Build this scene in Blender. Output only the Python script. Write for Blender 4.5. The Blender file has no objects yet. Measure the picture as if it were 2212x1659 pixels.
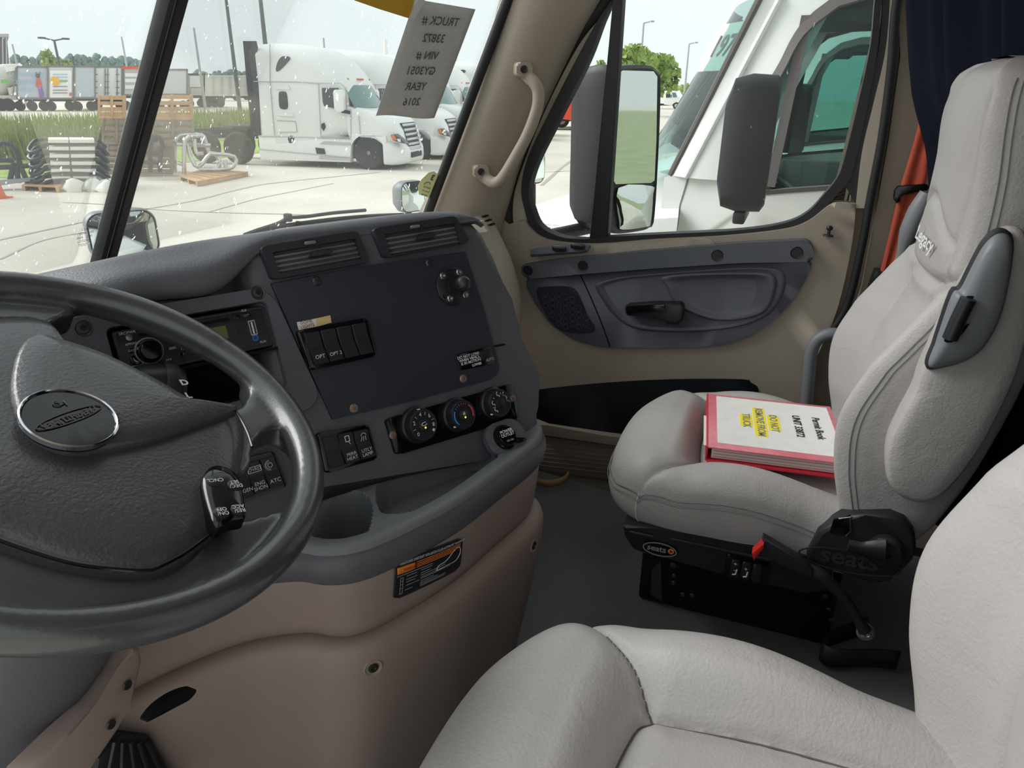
import bpy, bmesh, math, random
import numpy as np
from mathutils import Vector, Matrix
random.seed(7)
sc = bpy.context.scene
col = sc.collection
PI = math.pi
# ---------------------------------------------------------------- camera
W, H, FPX = 2212.0, 1659.0, 1534.0
CY, CP, CR = math.radians(69.0), math.radians(22.6), math.radians(0.8)
CAM = Vector((-0.955, 0.0, 2.40))
_f = Vector((math.sin(CY)*math.cos(CP), math.cos(CY)*math.cos(CP), -math.sin(CP)))
_r0 = Vector((math.cos(CY), -math.sin(CY), 0)); _u0 = _r0.cross(_f)
_r = _r0*math.cos(CR) + _u0*math.sin(CR); _u = _u0*math.cos(CR) - _r0*math.sin(CR)
cd = bpy.data.cameras.new('camera'); cam = bpy.data.objects.new('camera', cd); col.objects.link(cam)
cd.sensor_width = 36.0; cd.lens = FPX/W*36.0; cd.clip_start = 0.02; cd.clip_end = 2000
m = Matrix((_r, _u, -_f)).transposed().to_4x4(); m.translation = CAM; cam.matrix_world = m
sc.camera = cam
# ---------------------------------------------------------------- sky, sun, exposure
wd = bpy.data.worlds.new('overcast_sky'); sc.world = wd; wd.use_nodes = True
nt = wd.node_tree; nt.nodes.clear()
_o = nt.nodes.new('ShaderNodeOutputWorld'); _b = nt.nodes.new('ShaderNodeBackground')
_tc = nt.nodes.new('ShaderNodeTexCoord'); _n = nt.nodes.new('ShaderNodeTexNoise'); _cr = nt.nodes.new('ShaderNodeValToRGB')
_n.inputs['Scale'].default_value = 1.6; _n.inputs['Detail'].default_value = 3.0
_cr.color_ramp.elements[0].position = 0.3; _cr.color_ramp.elements[0].color = (0.80, 0.88, 0.90, 1)
_cr.color_ramp.elements[1].position = 0.7; _cr.color_ramp.elements[1].color = (0.95, 1.0, 1.0, 1)
nt.links.new(_tc.outputs['Generated'], _n.inputs['Vector']); nt.links.new(_n.outputs['Fac'], _cr.inputs['Fac'])
nt.links.new(_cr.outputs['Color'], _b.inputs['Color']); _b.inputs['Strength'].default_value = 1.25
nt.links.new(_b.outputs['Background'], _o.inputs['Surface'])
sl = bpy.data.lights.new('veiled_sun', 'SUN'); sl.energy = 4.2; sl.angle = math.radians(40); sl.color = (1.0, 0.97, 0.95)
so = bpy.data.objects.new('veiled_sun', sl); col.objects.link(so)
so.rotation_euler = (Vector((-0.12, 0.80, 0.58))).to_track_quat('Z', 'Y').to_euler()
sc.view_settings.view_transform = 'Standard'; sc.view_settings.look = 'None'
sc.view_settings.exposure = -0.22; sc.view_settings.gamma = 1.0; sc.view_settings.use_curve_mapping = False
# ---------------------------------------------------------------- pixel -> place helpers
def ray(px, py): return _f + _r*((px-W/2)/FPX) + _u*((H/2-py)/FPX)
def PLN(px, py, n, d):
    r = ray(px, py); return CAM + r*((d-n.dot(CAM))/n.dot(r))
EX, EY, EZ = Vector((1,0,0)), Vector((0,1,0)), Vector((0,0,1))
def AX(px, py, x): return PLN(px, py, EX, x)
def AY(px, py, y): return PLN(px, py, EY, y)
def AZ(px, py, z): return PLN(px, py, EZ, z)
class Frame:
    def __init__(s, o, u, v): s.o=Vector(o); s.u=Vector(u).normalized(); s.v=Vector(v).normalized(); s.n=s.u.cross(s.v).normalized()
    def P(s, a, b, c=0): return s.o + s.u*a + s.v*b + s.n*c
    def px(s, x, y, c=0): return PLN(x, y, s.n, s.n.dot(s.o)+c)
    def ab(s, x, y, c=0):
        p = s.px(x, y, c)-s.o; return (p.dot(s.u), p.dot(s.v))
# ---------------------------------------------------------------- materials
def lin(c):
    f = lambda v: v/12.92 if v <= .04045 else ((v+.055)/1.055)**2.4
    return tuple(f(v/255.0) for v in c)
MATS = {}
def mat(name, rgb, rough=.5, metal=0, bump=0, bscale=200, spec=.5, mottle=0, mscale=3, emit=0, coat=0, voron=False, lines=None):
    m = bpy.data.materials.new(name); m.use_nodes = True; MATS[name] = m
    n = m.node_tree.nodes; l = m.node_tree.links; b = n['Principled BSDF']
    c = lin(rgb)+(1,)
    b.inputs['Base Color'].default_value = c; b.inputs['Roughness'].default_value = rough
    b.inputs['Metallic'].default_value = metal; b.inputs['Specular IOR Level'].default_value = spec
    if coat: b.inputs['Coat Weight'].default_value = coat; b.inputs['Coat Roughness'].default_value = .08
    if emit: b.inputs['Emission Color'].default_value = c; b.inputs['Emission Strength'].default_value = emit
    if bump or mottle:
        tc = n.new('ShaderNodeTexCoord')
    if mottle:
        t = n.new('ShaderNodeTexNoise'); t.inputs['Scale'].default_value = mscale; t.inputs['Detail'].default_value = 6
        r = n.new('ShaderNodeMapRange'); r.inputs['From Min'].default_value = .3; r.inputs['From Max'].default_value = .7
        r.inputs['To Min'].default_value = 1-mottle; r.inputs['To Max'].default_value = 1+mottle
        x = n.new('ShaderNodeMix'); x.data_type = 'RGBA'; x.blend_type = 'MULTIPLY'; x.inputs['Factor'].default_value = 1
        x.inputs['A'].default_value = c
        l.new(tc.outputs['Object'], t.inputs['Vector']); l.new(t.outputs['Fac'], r.inputs['Value']); l.new(r.outputs['Result'], x.inputs['B'])
        l.new(x.outputs['Result'], b.inputs['Base Color'])
    if bump:
        if voron:
            t = n.new('ShaderNodeTexVoronoi'); t.feature = 'DISTANCE_TO_EDGE'; out = t.outputs['Distance']
        else:
            t = n.new('ShaderNodeTexNoise'); t.inputs['Detail'].default_value = 2; out = t.outputs['Fac']
        t.inputs['Scale'].default_value = bscale
        bp = n.new('ShaderNodeBump'); bp.inputs['Strength'].default_value = bump; bp.inputs['Distance'].default_value = .001
        l.new(tc.outputs['Object'], t.inputs['Vector']); l.new(out, bp.inputs['Height']); l.new(bp.outputs['Normal'], b.inputs['Normal'])
    return m
def glass_mat(name, tint, refl=.06, rough=.0, dust=0, dscale=60, thr=.68, haze=.05):
    m = bpy.data.materials.new(name); m.use_nodes = True; MATS[name] = m
    n = m.node_tree.nodes; l = m.node_tree.links; n.clear()
    o = n.new('ShaderNodeOutputMaterial'); t = n.new('ShaderNodeBsdfTransparent'); t.inputs['Color'].default_value = tuple(tint)+(1,)
    g = n.new('ShaderNodeBsdfGlossy'); g.inputs['Roughness'].default_value = rough
    fr = n.new('ShaderNodeFresnel'); fr.inputs['IOR'].default_value = 1.3
    mp = n.new('ShaderNodeMath'); mp.operation = 'MULTIPLY'; mp.inputs[1].default_value = refl*10
    mx = n.new('ShaderNodeMixShader'); l.new(fr.outputs[0], mp.inputs[0]); l.new(mp.outputs[0], mx.inputs[0])
    l.new(t.outputs[0], mx.inputs[1]); l.new(g.outputs[0], mx.inputs[2]); last = mx
    if dust:
        tc = n.new('ShaderNodeTexCoord'); v = n.new('ShaderNodeTexNoise'); v.inputs['Scale'].default_value = dscale; v.inputs['Detail'].default_value = 3
        r = n.new('ShaderNodeMapRange'); r.inputs['From Min'].default_value = thr; r.inputs['From Max'].default_value = thr+.03; r.inputs['To Max'].default_value = dust
        d = n.new('ShaderNodeBsdfTranslucent'); d.inputs['Color'].default_value = (.8,.82,.82,1)
        m2 = n.new('ShaderNodeMixShader'); mpn = n.new('ShaderNodeMapping'); mpn.inputs['Rotation'].default_value = (.3,.6,0); mpn.inputs['Scale'].default_value = (1.6,1,.55); l.new(tc.outputs['Object'], mpn.inputs['Vector']); l.new(mpn.outputs['Vector'], v.inputs['Vector']); l.new(v.outputs['Fac'], r.inputs['Value'])
        v2 = n.new('ShaderNodeTexNoise'); v2.inputs['Scale'].default_value = 4; ad = n.new('ShaderNodeMath'); ad.operation = 'MULTIPLY_ADD'
        ad.inputs[1].default_value = haze; ad.inputs[2].default_value = 0.0
        l.new(tc.outputs['Object'], v2.inputs['Vector']); l.new(v2.outputs['Fac'], ad.inputs[0])
        ad2 = n.new('ShaderNodeMath'); ad2.operation = 'ADD'; ad2.use_clamp = True
        l.new(r.outputs[0], ad2.inputs[0]); l.new(ad.outputs[0], ad2.inputs[1])
        l.new(ad2.outputs[0], m2.inputs[0]); l.new(mx.outputs[0], m2.inputs[1]); l.new(d.outputs[0], m2.inputs[2]); last = m2
    l.new(last.outputs[0], o.inputs['Surface'])
    return m
# ---------------------------------------------------------------- object helpers
def tag(o, label=None, cat=None, group=None, kind=None):
    if label: o['label'] = label
    if cat: o['category'] = cat
    if group: o['group'] = group
    if kind: o['kind'] = kind
    return o
def base_of(o):
    M = Matrix.Identity(4)
    while o is not None:
        M = Matrix.Translation(o.location) @ M if o.parent is None else M
        o = o.parent
    return M
def attach(o, parent):
    if parent is not None:
        o.parent = parent
        r = parent
        while r.parent: r = r.parent
        # roots are translated only while building; children hold world coordinates
        o.matrix_parent_inverse = Matrix.Translation(-r.location) if parent == r else Matrix.Identity(4)
    return o
def empty(name, loc, label=None, cat=None, group=None, kind=None):
    o = bpy.data.objects.new(name, None); col.objects.link(o); o.location = loc; o.empty_display_size = .05
    return tag(o, label, cat, group, kind)
def finish(name, bm, material, parent=None, smooth=True, angle=38, recalc=True):
    if recalc: bmesh.ops.recalc_face_normals(bm, faces=bm.faces[:])
    if smooth:
        ca = math.radians(angle)
        for f in bm.faces: f.smooth = True
        for e in bm.edges:
            if len(e.link_faces) == 2:
                if e.link_faces[0].normal.angle(e.link_faces[1].normal, 0) > ca: e.smooth = False
    me = bpy.data.meshes.new(name); bm.to_mesh(me); bm.free()
    o = bpy.data.objects.new(name, me); col.objects.link(o)
    ms = material if isinstance(material, (list, tuple)) else [material]
    for mm in ms: me.materials.append(MATS[mm] if isinstance(mm, str) else mm)
    return attach(o, parent)
def add_prism(bm, pts, ext, bevel=0, seg=2, allbev=False):
    vs = [bm.verts.new(p) for p in pts]; ext = Vector(ext)
    v2 = [bm.verts.new(Vector(p)+ext) for p in pts]
    n = len(vs)
    f1 = bm.faces.new(vs); bm.faces.new(v2[::-1])
    for i in range(n): bm.faces.new((vs[i], v2[i], v2[(i+1)%n], vs[(i+1)%n]))
    if bevel:
        es = list(f1.edges)
        bmesh.ops.bevel(bm, geom=es, offset=bevel, segments=seg, profile=.5, affect='EDGES', clamp_overlap=True)
    return bm
def prism(name, pts, ext, material, parent=None, bevel=0, seg=2, smooth=True):
    """polygon pts is the front (bevelled) face, extruded by ext"""
    bm = bmesh.new(); add_prism(bm, pts, ext, bevel, seg); bmesh.ops.triangulate(bm, faces=[f for f in bm.faces if len(f.verts) > 4])
    return finish(name, bm, material, parent, smooth)
def add_box(bm, c, sx, sy, sz, R=None):
    vs = []
    for dx in (-.5,.5):
        for dy in (-.5,.5):
            for dz in (-.5,.5):
                p = Vector((dx*sx, dy*sy, dz*sz)); p = (R @ p) if R is not None else p
                vs.append(bm.verts.new(Vector(c)+p))
    for q in ((0,1,3,2),(4,6,7,5),(0,4,5,1),(2,3,7,6),(0,2,6,4),(1,5,7,3)): bm.faces.new([vs[i] for i in q])
    return vs
def box(name, c, sx, sy, sz, material, parent=None, bevel=0, R=None, seg=2):
    bm = bmesh.new(); add_box(bm, c, sx, sy, sz, R)
    if bevel: bmesh.ops.bevel(bm, geom=bm.edges[:], offset=bevel, segments=seg, profile=.5, affect='EDGES', clamp_overlap=True)
    return finish(name, bm, material, parent)
def spline(pts, n, closed=False):
    P = [np.array(p, float) for p in pts]; k = len(P); out = []
    segs = k if closed else k-1
    for i in range(segs):
        p0 = P[(i-1)%k] if (closed or i > 0) else 2*P[0]-P[1]
        p1 = P[i]; p2 = P[(i+1)%k]
        p3 = P[(i+2)%k] if (closed or i+2 < k) else 2*P[k-1]-P[k-2]
        for j in range(n):
            t = j/n
            out.append(.5*((2*p1)+(-p0+p2)*t+(2*p0-5*p1+4*p2-p3)*t*t+(-p0+3*p1-3*p2+p3)*t**3))
    if not closed: out.append(P[-1])
    return [Vector(p) if len(p) == 3 else tuple(p) for p in out]
def interp(xs, ys, x): return float(np.interp(x, xs, ys))
def sinterp(xs, ys, x):
    # smooth (monotone-ish) interpolation
    i = int(np.clip(np.searchsorted(xs, x)-1, 0, len(xs)-2)); t = min(max((x-xs[i])/(xs[i+1]-xs[i]), 0), 1)
    p0 = ys[max(i-1,0)]; p1 = ys[i]; p2 = ys[i+1]; p3 = ys[min(i+2,len(ys)-1)]
    return .5*((2*p1)+(-p0+p2)*t+(2*p0-5*p1+4*p2-p3)*t*t+(-p0+3*p1-3*p2+p3)*t**3)
def add_grid(bm, rows, closed_u=False, closed_v=False, cap0=False, cap1=False):
    R = [[bm.verts.new(p) for p in r] for r in rows]; nr = len(R); nc = len(R[0])
    for i in range(nr if closed_v else nr-1):
        for j in range(nc if closed_u else nc-1):
            q = (R[i][j], R[i][(j+1)%nc], R[(i+1)%nr][(j+1)%nc], R[(i+1)%nr][j])
            try: bm.faces.new(q)
            except ValueError: pass
    if cap0: bm.faces.new(R[0][::-1])
    if cap1: bm.faces.new(R[-1])
    return R
def loft(name, rows, material, parent=None, closed_u=False, closed_v=False, cap0=False, cap1=False, angle=45, thick=None):
    bm = bmesh.new(); add_grid(bm, rows, closed_u, closed_v, cap0, cap1)
    o = finish(name, bm, material, parent, True, angle)
    if thick:
        md = o.modifiers.new('thickness', 'SOLIDIFY'); md.thickness = thick; md.offset = 0
    return o
def add_tube(bm, path, rad, segs=10, cap=True, closed=False, flat=None):
    path = [Vector(p) for p in path]; n = len(path); rows = []
    t0 = (path[1]-path[0]).normalized(); ref = EZ if abs(t0.z) < .9 else EX
    nrm = (ref - t0*ref.dot(t0)).normalized()
    for i, p in enumerate(path):
        if closed: t = (path[(i+1)%n]-path[i-1]).normalized()
        else: t = (path[min(i+1,n-1)]-path[max(i-1,0)]).normalized()
        nrm = (nrm - t*nrm.dot(t)).normalized(); bn = t.cross(nrm)
        r = rad[i] if isinstance(rad, (list, tuple)) else rad
        fx, fy = flat if flat else (1, 1)
        rows.append([p + nrm*(math.cos(2*PI*k/segs)*r*fx) + bn*(math.sin(2*PI*k/segs)*r*fy) for k in range(segs)])
    add_grid(bm, rows, closed_u=True, closed_v=closed, cap0=cap and not closed, cap1=cap and not closed)
def tube(name, path, rad, material, parent=None, segs=10, sm=0, closed=False, flat=None):
    if sm:
        if isinstance(rad, (list, tuple)):
            k = len(rad); rr = []
            for i in range(k-1):
                for j in range(sm): rr.append(rad[i]+(rad[i+1]-rad[i])*j/sm)
            rr.append(rad[-1]); rad = rr
        path = spline(path, sm, closed)
    bm = bmesh.new(); add_tube(bm, path, rad, segs, True, closed, flat)
    return finish(name, bm, material, parent)
def add_lathe(bm, prof, o, axis, segs=24, ref=None, cap=True):
    axis = Vector(axis).normalized(); ref = ref or (EZ if abs(axis.z) < .9 else EX)
    a = (ref-axis*ref.dot(axis)).normalized(); b = axis.cross(a); o = Vector(o); rows = []
    for r, h in prof:
        rows.append([o+axis*h+a*(math.cos(2*PI*k/segs)*r)+b*(math.sin(2*PI*k/segs)*r) for k in range(segs)])
    add_grid(bm, rows, closed_u=True, cap0=cap and prof[0][0] > 1e-6, cap1=cap and prof[-1][0] > 1e-6)
    bmesh.ops.remove_doubles(bm, verts=bm.verts[:], dist=1e-7)
def lathe(name, prof, o, axis, material, parent=None, segs=24, angle=38, cap=True):
    bm = bmesh.new(); add_lathe(bm, prof, o, axis, segs, cap=cap); return finish(name, bm, material, parent, True, angle)
def rrect(a0, b0, a1, b1, r, n=5):
    """rounded rectangle outline, counter-clockwise"""
    out = []
    for cx, cy, s in ((a1-r,b1-r,0),(a0+r,b1-r,1),(a0+r,b0+r,2),(a1-r,b0+r,3)):
        for k in range(n+1):
            t = PI/2*(s+k/n); out.append((cx+r*math.cos(t), cy+r*math.sin(t)))
    return out
def round_poly(pts, r, n=4):
    out = []; k = len(pts)
    for i in range(k):
        p0, p1, p2 = Vector(pts[i-1]), Vector(pts[i]), Vector(pts[(i+1)%k])
        a, b = p0-p1, p2-p1; d = min(r, a.length*.45, b.length*.45); a = p1+a.normalized()*d; b = p1+b.normalized()*d
        for j in range(n+1):
            t = j/n; out.append(a*(1-t)**2+p1*2*t*(1-t)+b*t*t)
    return out
def smooth2(pts, n=6): return spline(pts, n, True)
def text(name, s, F, a, b, size, material, parent=None, align='CENTER', c=0.0006, rot=0, flip=False, shear=0, sx=1.0, bold=0, ysp=1.0):
    cu = bpy.data.curves.new('lettering', 'FONT'); cu.body = s; cu.size = size; cu.align_x = align; cu.align_y = 'CENTER'; cu.shear = shear
    cu.space_line = ysp; cu.resolution_u = 3; cu.offset = bold
    t = bpy.data.objects.new('lettering', cu); me = bpy.data.meshes.new_from_object(t)
    bpy.data.objects.remove(t); bpy.data.curves.remove(cu)
    cr, sr = math.cos(rot), math.sin(rot)
    for v in me.vertices:
        x, y = v.co.x*sx*(-1 if flip else 1), v.co.y
        v.co = F.P(a+x*cr-y*sr, b+x*sr+y*cr, c)
    me.name = name; me.materials.clear(); me.materials.append(MATS[material])
    o = bpy.data.objects.new(name, me); col.objects.link(o)
    return attach(o, parent)
def dup(root, loc, rotz=0, label=None, group=None, scale=None):
    r = root.copy(); col.objects.link(r); r.location = loc; r.rotation_euler = (0, 0, rotz)
    if scale: r.scale = scale
    if label: r['label'] = label
    if group: r['group'] = group
    for ch in list(root.children):
        c = ch.copy(); col.objects.link(c); c.parent = r; c.matrix_parent_inverse = ch.matrix_parent_inverse.copy()
        for g in ch.children:
            d = g.copy(); col.objects.link(d); d.parent = c; d.matrix_parent_inverse = g.matrix_parent_inverse.copy()
    return r
def screw(name, F, a, b, r, material, parent, c=0.0, dep=.003, hex=True):
    """button-head screw with a recessed socket"""
    o = F.P(a, b, c)
    return lathe(name, [(r, 0), (r*.98, dep*.5), (r*.75, dep), (r*.42, dep), (r*.36, dep*.3), (0, dep*.3)], o, F.n, material, parent, 14)
# ================================================================ materials
mat('dash_grey', (89,89,95), .45, bump=.35, bscale=420, spec=.4)
mat('pad_grey', (92,93,99), .45, bump=.6, bscale=330, spec=.4)
mat('panel_black', (46,49,60), .55, bump=.15, bscale=900, spec=.35)
mat('vent_black', (50,50,57), .45, spec=.4)
mat('gloss_black', (14,15,18), .12, spec=.5)
mat('satin_black', (34,35,39), .38, spec=.45)
mat('matte_black', (17,18,24), .8, spec=.2)
mat('carbon_grey', (92,93,100), .5, bump=.8, bscale=620, spec=.4, voron=True)
mat('tray_grey', (118,120,125), .55, bump=.2, bscale=600, spec=.35)
mat('beige', (168,157,143), .55, bump=.35, bscale=420, spec=.35, mottle=.03, mscale=6)
mat('beige_console', (150,133,125), .52, bump=.25, bscale=450, spec=.35, mottle=.04, mscale=5)
mat('beige_light', (186,176,160), .5, bump=.25, bscale=450, spec=.35)
mat('door_grey', (92,95,103), .48, bump=.2, bscale=700, spec=.4)
mat('door_grey_dark', (84,86,95), .4, bump=.12, bscale=700, spec=.45)
mat('leather', (166,162,160), .5, bump=.7, bscale=260, spec=.4, mottle=.03, mscale=9)
# leather wrinkles: a second, broader relief
_m = MATS['leather']; _nn = _m.node_tree.nodes; _ll = _m.node_tree.links; _bp = [q for q in _nn if q.type == 'BUMP'][0]
_tc2 = [q for q in _nn if q.type == 'TEX_COORD'][0]; _w = _nn.new('ShaderNodeTexNoise'); _w.inputs['Scale'].default_value = 16; _w.inputs['Detail'].default_value = 3; _w.inputs['Distortion'].default_value = 1.2
_b2 = _nn.new('ShaderNodeBump'); _b2.inputs['Strength'].default_value = .2; _b2.inputs['Distance'].default_value = .008
_ll.new(_tc2.outputs['Object'], _w.inputs['Vector']); _ll.new(_w.outputs['Fac'], _b2.inputs['Height']); _ll.new(_b2.outputs['Normal'], _bp.inputs['Normal'])
mat('stitch', (120,120,122), .8)
mat('stitch_pale', (215,213,208), .8)
mat('wheel_black', (64,63,67), .33, bump=.6, bscale=300, spec=.6, coat=.15)
mat('wheel_rim', (56,57,60), .33, bump=.12, bscale=500, spec=.8, mottle=.12, mscale=14, coat=.3)
mat('floor_rubber', (104,106,108), .55, bump=.25, bscale=60, spec=.35, mottle=.18, mscale=5)
mat('rubber', (30,31,34), .6)
mat('frame_black', (34,34,38), .5)
mat('navy_cloth', (22,25,38), .95, spec=.1)
mat('orange_web', (172,74,50), .8, bump=.6, bscale=300)
mat('white_print', (222,222,222), .6)
mat('grey_print', (140,142,146), .5)
mat('amber_lamp', (255,205,60), .4, emit=1.2)
mat('blue_print', (60,140,215), .5)
mat('red_print', (205,60,68), .5)
mat('orange_print', (236,128,44), .5)
mat('chrome', (215,215,220), .12, metal=1)
mat('bolt_steel', (190,188,185), .28, metal=1, mottle=.2, mscale=300)
mat('rust_bolt', (150,128,116), .5, metal=.6, mottle=.3, mscale=500)
mat('dark_bolt', (82,80,78), .4, metal=.8)
mat('plastic_grey', (118,121,126), .45, bump=.1, bscale=700)
mat('red_plastic', (200,38,34), .4)
mat('lcd_green', (96,112,52), .3)
mat('blue_jack', (50,110,190), .3)
mat('white_paint', (240,241,240), .25, spec=.5, coat=.3)
mat('tan_strap', (176,140,92), .7)
glass_mat('windshield_glass', (.97,.985,.98), .03, dust=.8, dscale=75, thr=.70, haze=.05)
glass_mat('side_glass', (.97,.985,.98), .03, dust=.5, dscale=60, thr=.74, haze=.015)
glass_mat('teal_glass', (.50,.70,.66), .10)
glass_mat('dark_glass', (.28,.33,.34), .10)
mat('mirror_glass', (205,212,208), .03, metal=1)
# ================================================================ cab shell
FLZ = 1.33
root_floor = tag(prism('floor', [Vector((-1.05,-1.2,FLZ)), Vector((.80,-1.2,FLZ)), Vector((.80,.34,FLZ)), Vector((.84,.60,FLZ)), Vector((.84,1.25,FLZ)), Vector((-1.05,1.25,FLZ))], (0,0,-.06), 'floor_rubber', bevel=.012, seg=3), kind='structure')
box('step_well', (.925,.2,1.17), .26, 1.9, .06, 'matte_black', root_floor)
box('sill_riser', (.815,.2,1.235), .02, 1.9, .10, 'matte_black', root_floor)
for k in range(6):
    box('step_ridge', (.85+.025*k,.45,1.205), .008, .8, .012, 'rubber', root_floor, bevel=.003)
tag(box('wall_front', (0,1.30,1.60), 2.1, .06, .60, 'matte_black'), kind='structure')
tag(box('wall_back', (0,-1.25,2.0), 2.1, .06, 1.75, 'matte_black'), kind='structure')
tag(prism('wall_left', [Vector((-1.05,y,z)) for y,z in ((-1.25,1.2),(-.34,1.2),(-.34,1.60),(-.40,2.1),(-.46,2.75),(-.40,2.98),(-1.25,2.98))], (-.05,0,0), 'beige'), kind='structure')
rf = tag(prism('ceiling', [Vector((-1.0,-1.25,2.98)), Vector((1.04,-1.25,2.98)), Vector((1.04,.45,2.98)), Vector((.80,.62,2.95)), Vector((-.80,.62,2.95)), Vector((-1.0,.45,2.98))], (0,0,.05), 'beige_light', bevel=.01), kind='structure')
# ---- windshield: curved two-pane glass with rubber edge and centre bar
def ws(x, t):
    """t 0..1 from the base up"""
    a = abs(x)/.85
    base = Vector((x, 1.235-.27*a**2, 2.03-.0*a)); lean = .62-.20*a
    z = 2.03+t*.80
    return Vector((x*(1+.06*t*a), base.y-(z-2.06)*lean, z))
wsr = empty('window_1', (0,1.2,2.03), 'curved two-pane windshield specked with dirt, black bar down its middle', 'windshield', kind='structure')
for s in (-1, 1):
    rows = [[ws(s*(.012+.826*i/24), t/10) for i in range(25)] for t in range(11)]
    loft('glass_pane', rows, 'windshield_glass', wsr, thick=.005)
cb0 = AX(222,565,0.0); cb1 = AX(372,0,0.0); d = (cb1-cb0)
c0 = cb0-d*.25; c1 = cb1+d*.5
bm = bmesh.new()
dn = d.normalized(); nn = Vector((0,dn.z,-dn.y))*-1
prof = [(-.020,0),(-.018,.012),(-.008,.020),(.008,.020),(.018,.012),(.020,0),(.016,-.012),(-.016,-.012)]
add_grid(bm, [[p+EX*a+nn*b for a, b in prof] for p in (c0, c1)], closed_u=True, cap0=True, cap1=True)
finish('centre_bar', bm, 'rubber', wsr)
tube('bar_groove', [c0+nn*.0185-EX*.012, c1+nn*.0185-EX*.012], .0016, 'gloss_black', wsr, 6)
edgepts = [ws(.845, t/10)+Vector((-.004,-.012,0)) for t in range(-1, 11)]
tube('edge_seal', edgepts, .013, 'rubber', wsr, 10)
tube('edge_seal', [Vector((-p.x,p.y,p.z)) for p in edgepts], .013, 'rubber', wsr, 10)
tube('base_seal', [ws(-.84+1.68*i/24, 0)+Vector((0,-.01,-.01)) for i in range(25)], .012, 'rubber', wsr, 8)
# glass maker's mark, lower corner of the left pane
FW = Frame(AX(186,515,-.02), EX, Vector((0,-.53,.85)))
for k, s_ in enumerate(('PILKO ', '001 W001', '002 - A0B', 'VISITO', 'DOT')):
    text('glass_mark', s_, FW, 0, .018-.009*k, .008, 'frame_black', wsr, flip=True, c=-.004)
# ---- right pillar trim
Lp = [(1150,-110),(1112,0),(1090,85),(1058,180),(1000,318),(950,425),(928,470)]
Rp = [(1350,-110),(1292,0),(1240,90),(1165,245),(1118,360),(1092,450),(1078,510)]
Ls = spline([AX(x,y,.86+.02*(1-k/6)) for k,(x,y) in enumerate(Lp)], 6); Rs = spline([AX(x,y,.985) for x,y in Rp], 6)
# carry the trim down below the dash line
Ls += [Ls[-1]+Vector((-.01,.05,-.12))]; Rs += [Rs[-1]+Vector((0,.04,-.12))]
rows = []
for a, b in zip(Ls, Rs):
    r = []
    for k in range(13):
        t = k/12; p = a.lerp(b, t); r.append(p + Vector((-.035,-.022,0))*math.sin(PI*t)**.7)
    rows.append([a+Vector((.02,.05,0))]+r+[b+Vector((.05,0,0))])
tr = tag(loft('trim_1', rows, 'beige'), 'beige moulded pillar trim between windshield and passenger window', 'trim', kind='structure')
# grab handle on the pillar
gh = [AX(1130,150,.92), AX(1130,150,.885), AX(1150,185,.865)]
hp = [(1128,150,.905),(1140,165,.875),(1155,180,.868),(1163,200,.868),(1160,235,.866),(1140,290,.862),(1110,345,.858),(1085,385,.858),(1068,395,.862),(1050,385,.872),(1034,370,.90)]
path = [AX(x,y,z) for x,y,z in hp]
tube('grab_handle', path, [.017,.016,.0155,.0155,.015,.0148,.015,.0155,.0155,.016,.017], 'beige', tr, 14, sm=6)
for (x, y) in ((1129,150),(1037,370)):
    p = AX(x,y,.866); ax = Vector((-.8,-.55,.12)).normalized()
    F = Frame(p, Vector((.55,-.8,0)), EZ)
    bm = bmesh.new(); add_prism(bm, [F.P(a,b,.014) for a,b in rrect(-.019,-.017,.022,.017,.010)], -F.n*.05, .006, 3)
    hb = finish('handle_foot', bm, 'beige', tr)
    lathe('screw', [(.0095,0),(.0095,.0015),(.0062,.0012),(.0052,.0005),(.005,.0018),(.0024,.0018),(.002,0),(0,0)], F.P(0,0,.0145), F.n, 'dark_bolt', hb, 16)
# ---- passenger door
XD = 1.0
dr = empty('door_1', (XD,.25,1.2), 'beige passenger door with dark grey armrest panel and window', 'door', kind='structure')
def dpoly(pts, x=XD, n=0):
    q = [AX(a,b,x) for a,b in pts]
    return spline(q, n, True) if n else q
outline = spline([AX(*p, XD) for p in [(1068,478),(1092,486),(1128,476),(1142,490),(1165,510),(1205,522),(1290,527),(1420,517),(1560,510),(1690,496),(1745,478),(1785,448),(1806,438),(1850,441)]], 4)
outline += spline([AX(*p, XD) for p in [(1850,441),(1838,540),(1808,670),(1765,770),(1738,850),(1728,960),(1720,1100)]], 4)[1:]
outline += [AX(1720,1180,XD), Vector((XD,.45,1.19)), Vector((XD,.90,1.19)), Vector((XD,.90,2.03))]
prism('door_trim', outline, (.045,0,0), 'beige', dr, bevel=.012, seg=3)
# inner shut-face behind the trim edge and black door seal
tube('door_seal', [AX(*p,1.0) for p in [(1975,-160),(1938,0),(1925,150),(1905,300),(1880,430),(1860,540),(1830,660),(1795,720)]], .010, 'rubber', dr, 10, sm=5)
tube('door_seal', [AX(*p,1.02) for p in [(1380,-110),(1300,10),(1235,95),(1160,245),(1112,370),(1096,440),(1100,520)]], .019, 'rubber', dr, 10, sm=5)
# upper sill ledge with the shallow armrest recess
led = [(1290,530),(1400,524),(1520,515),(1545,530),(1520,540),(1400,546),(1300,556),(1285,545)]
prism('sill_recess', dpoly(led, XD-.004, 4), (.02,0,0), 'beige', dr, bevel=.003)
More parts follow.
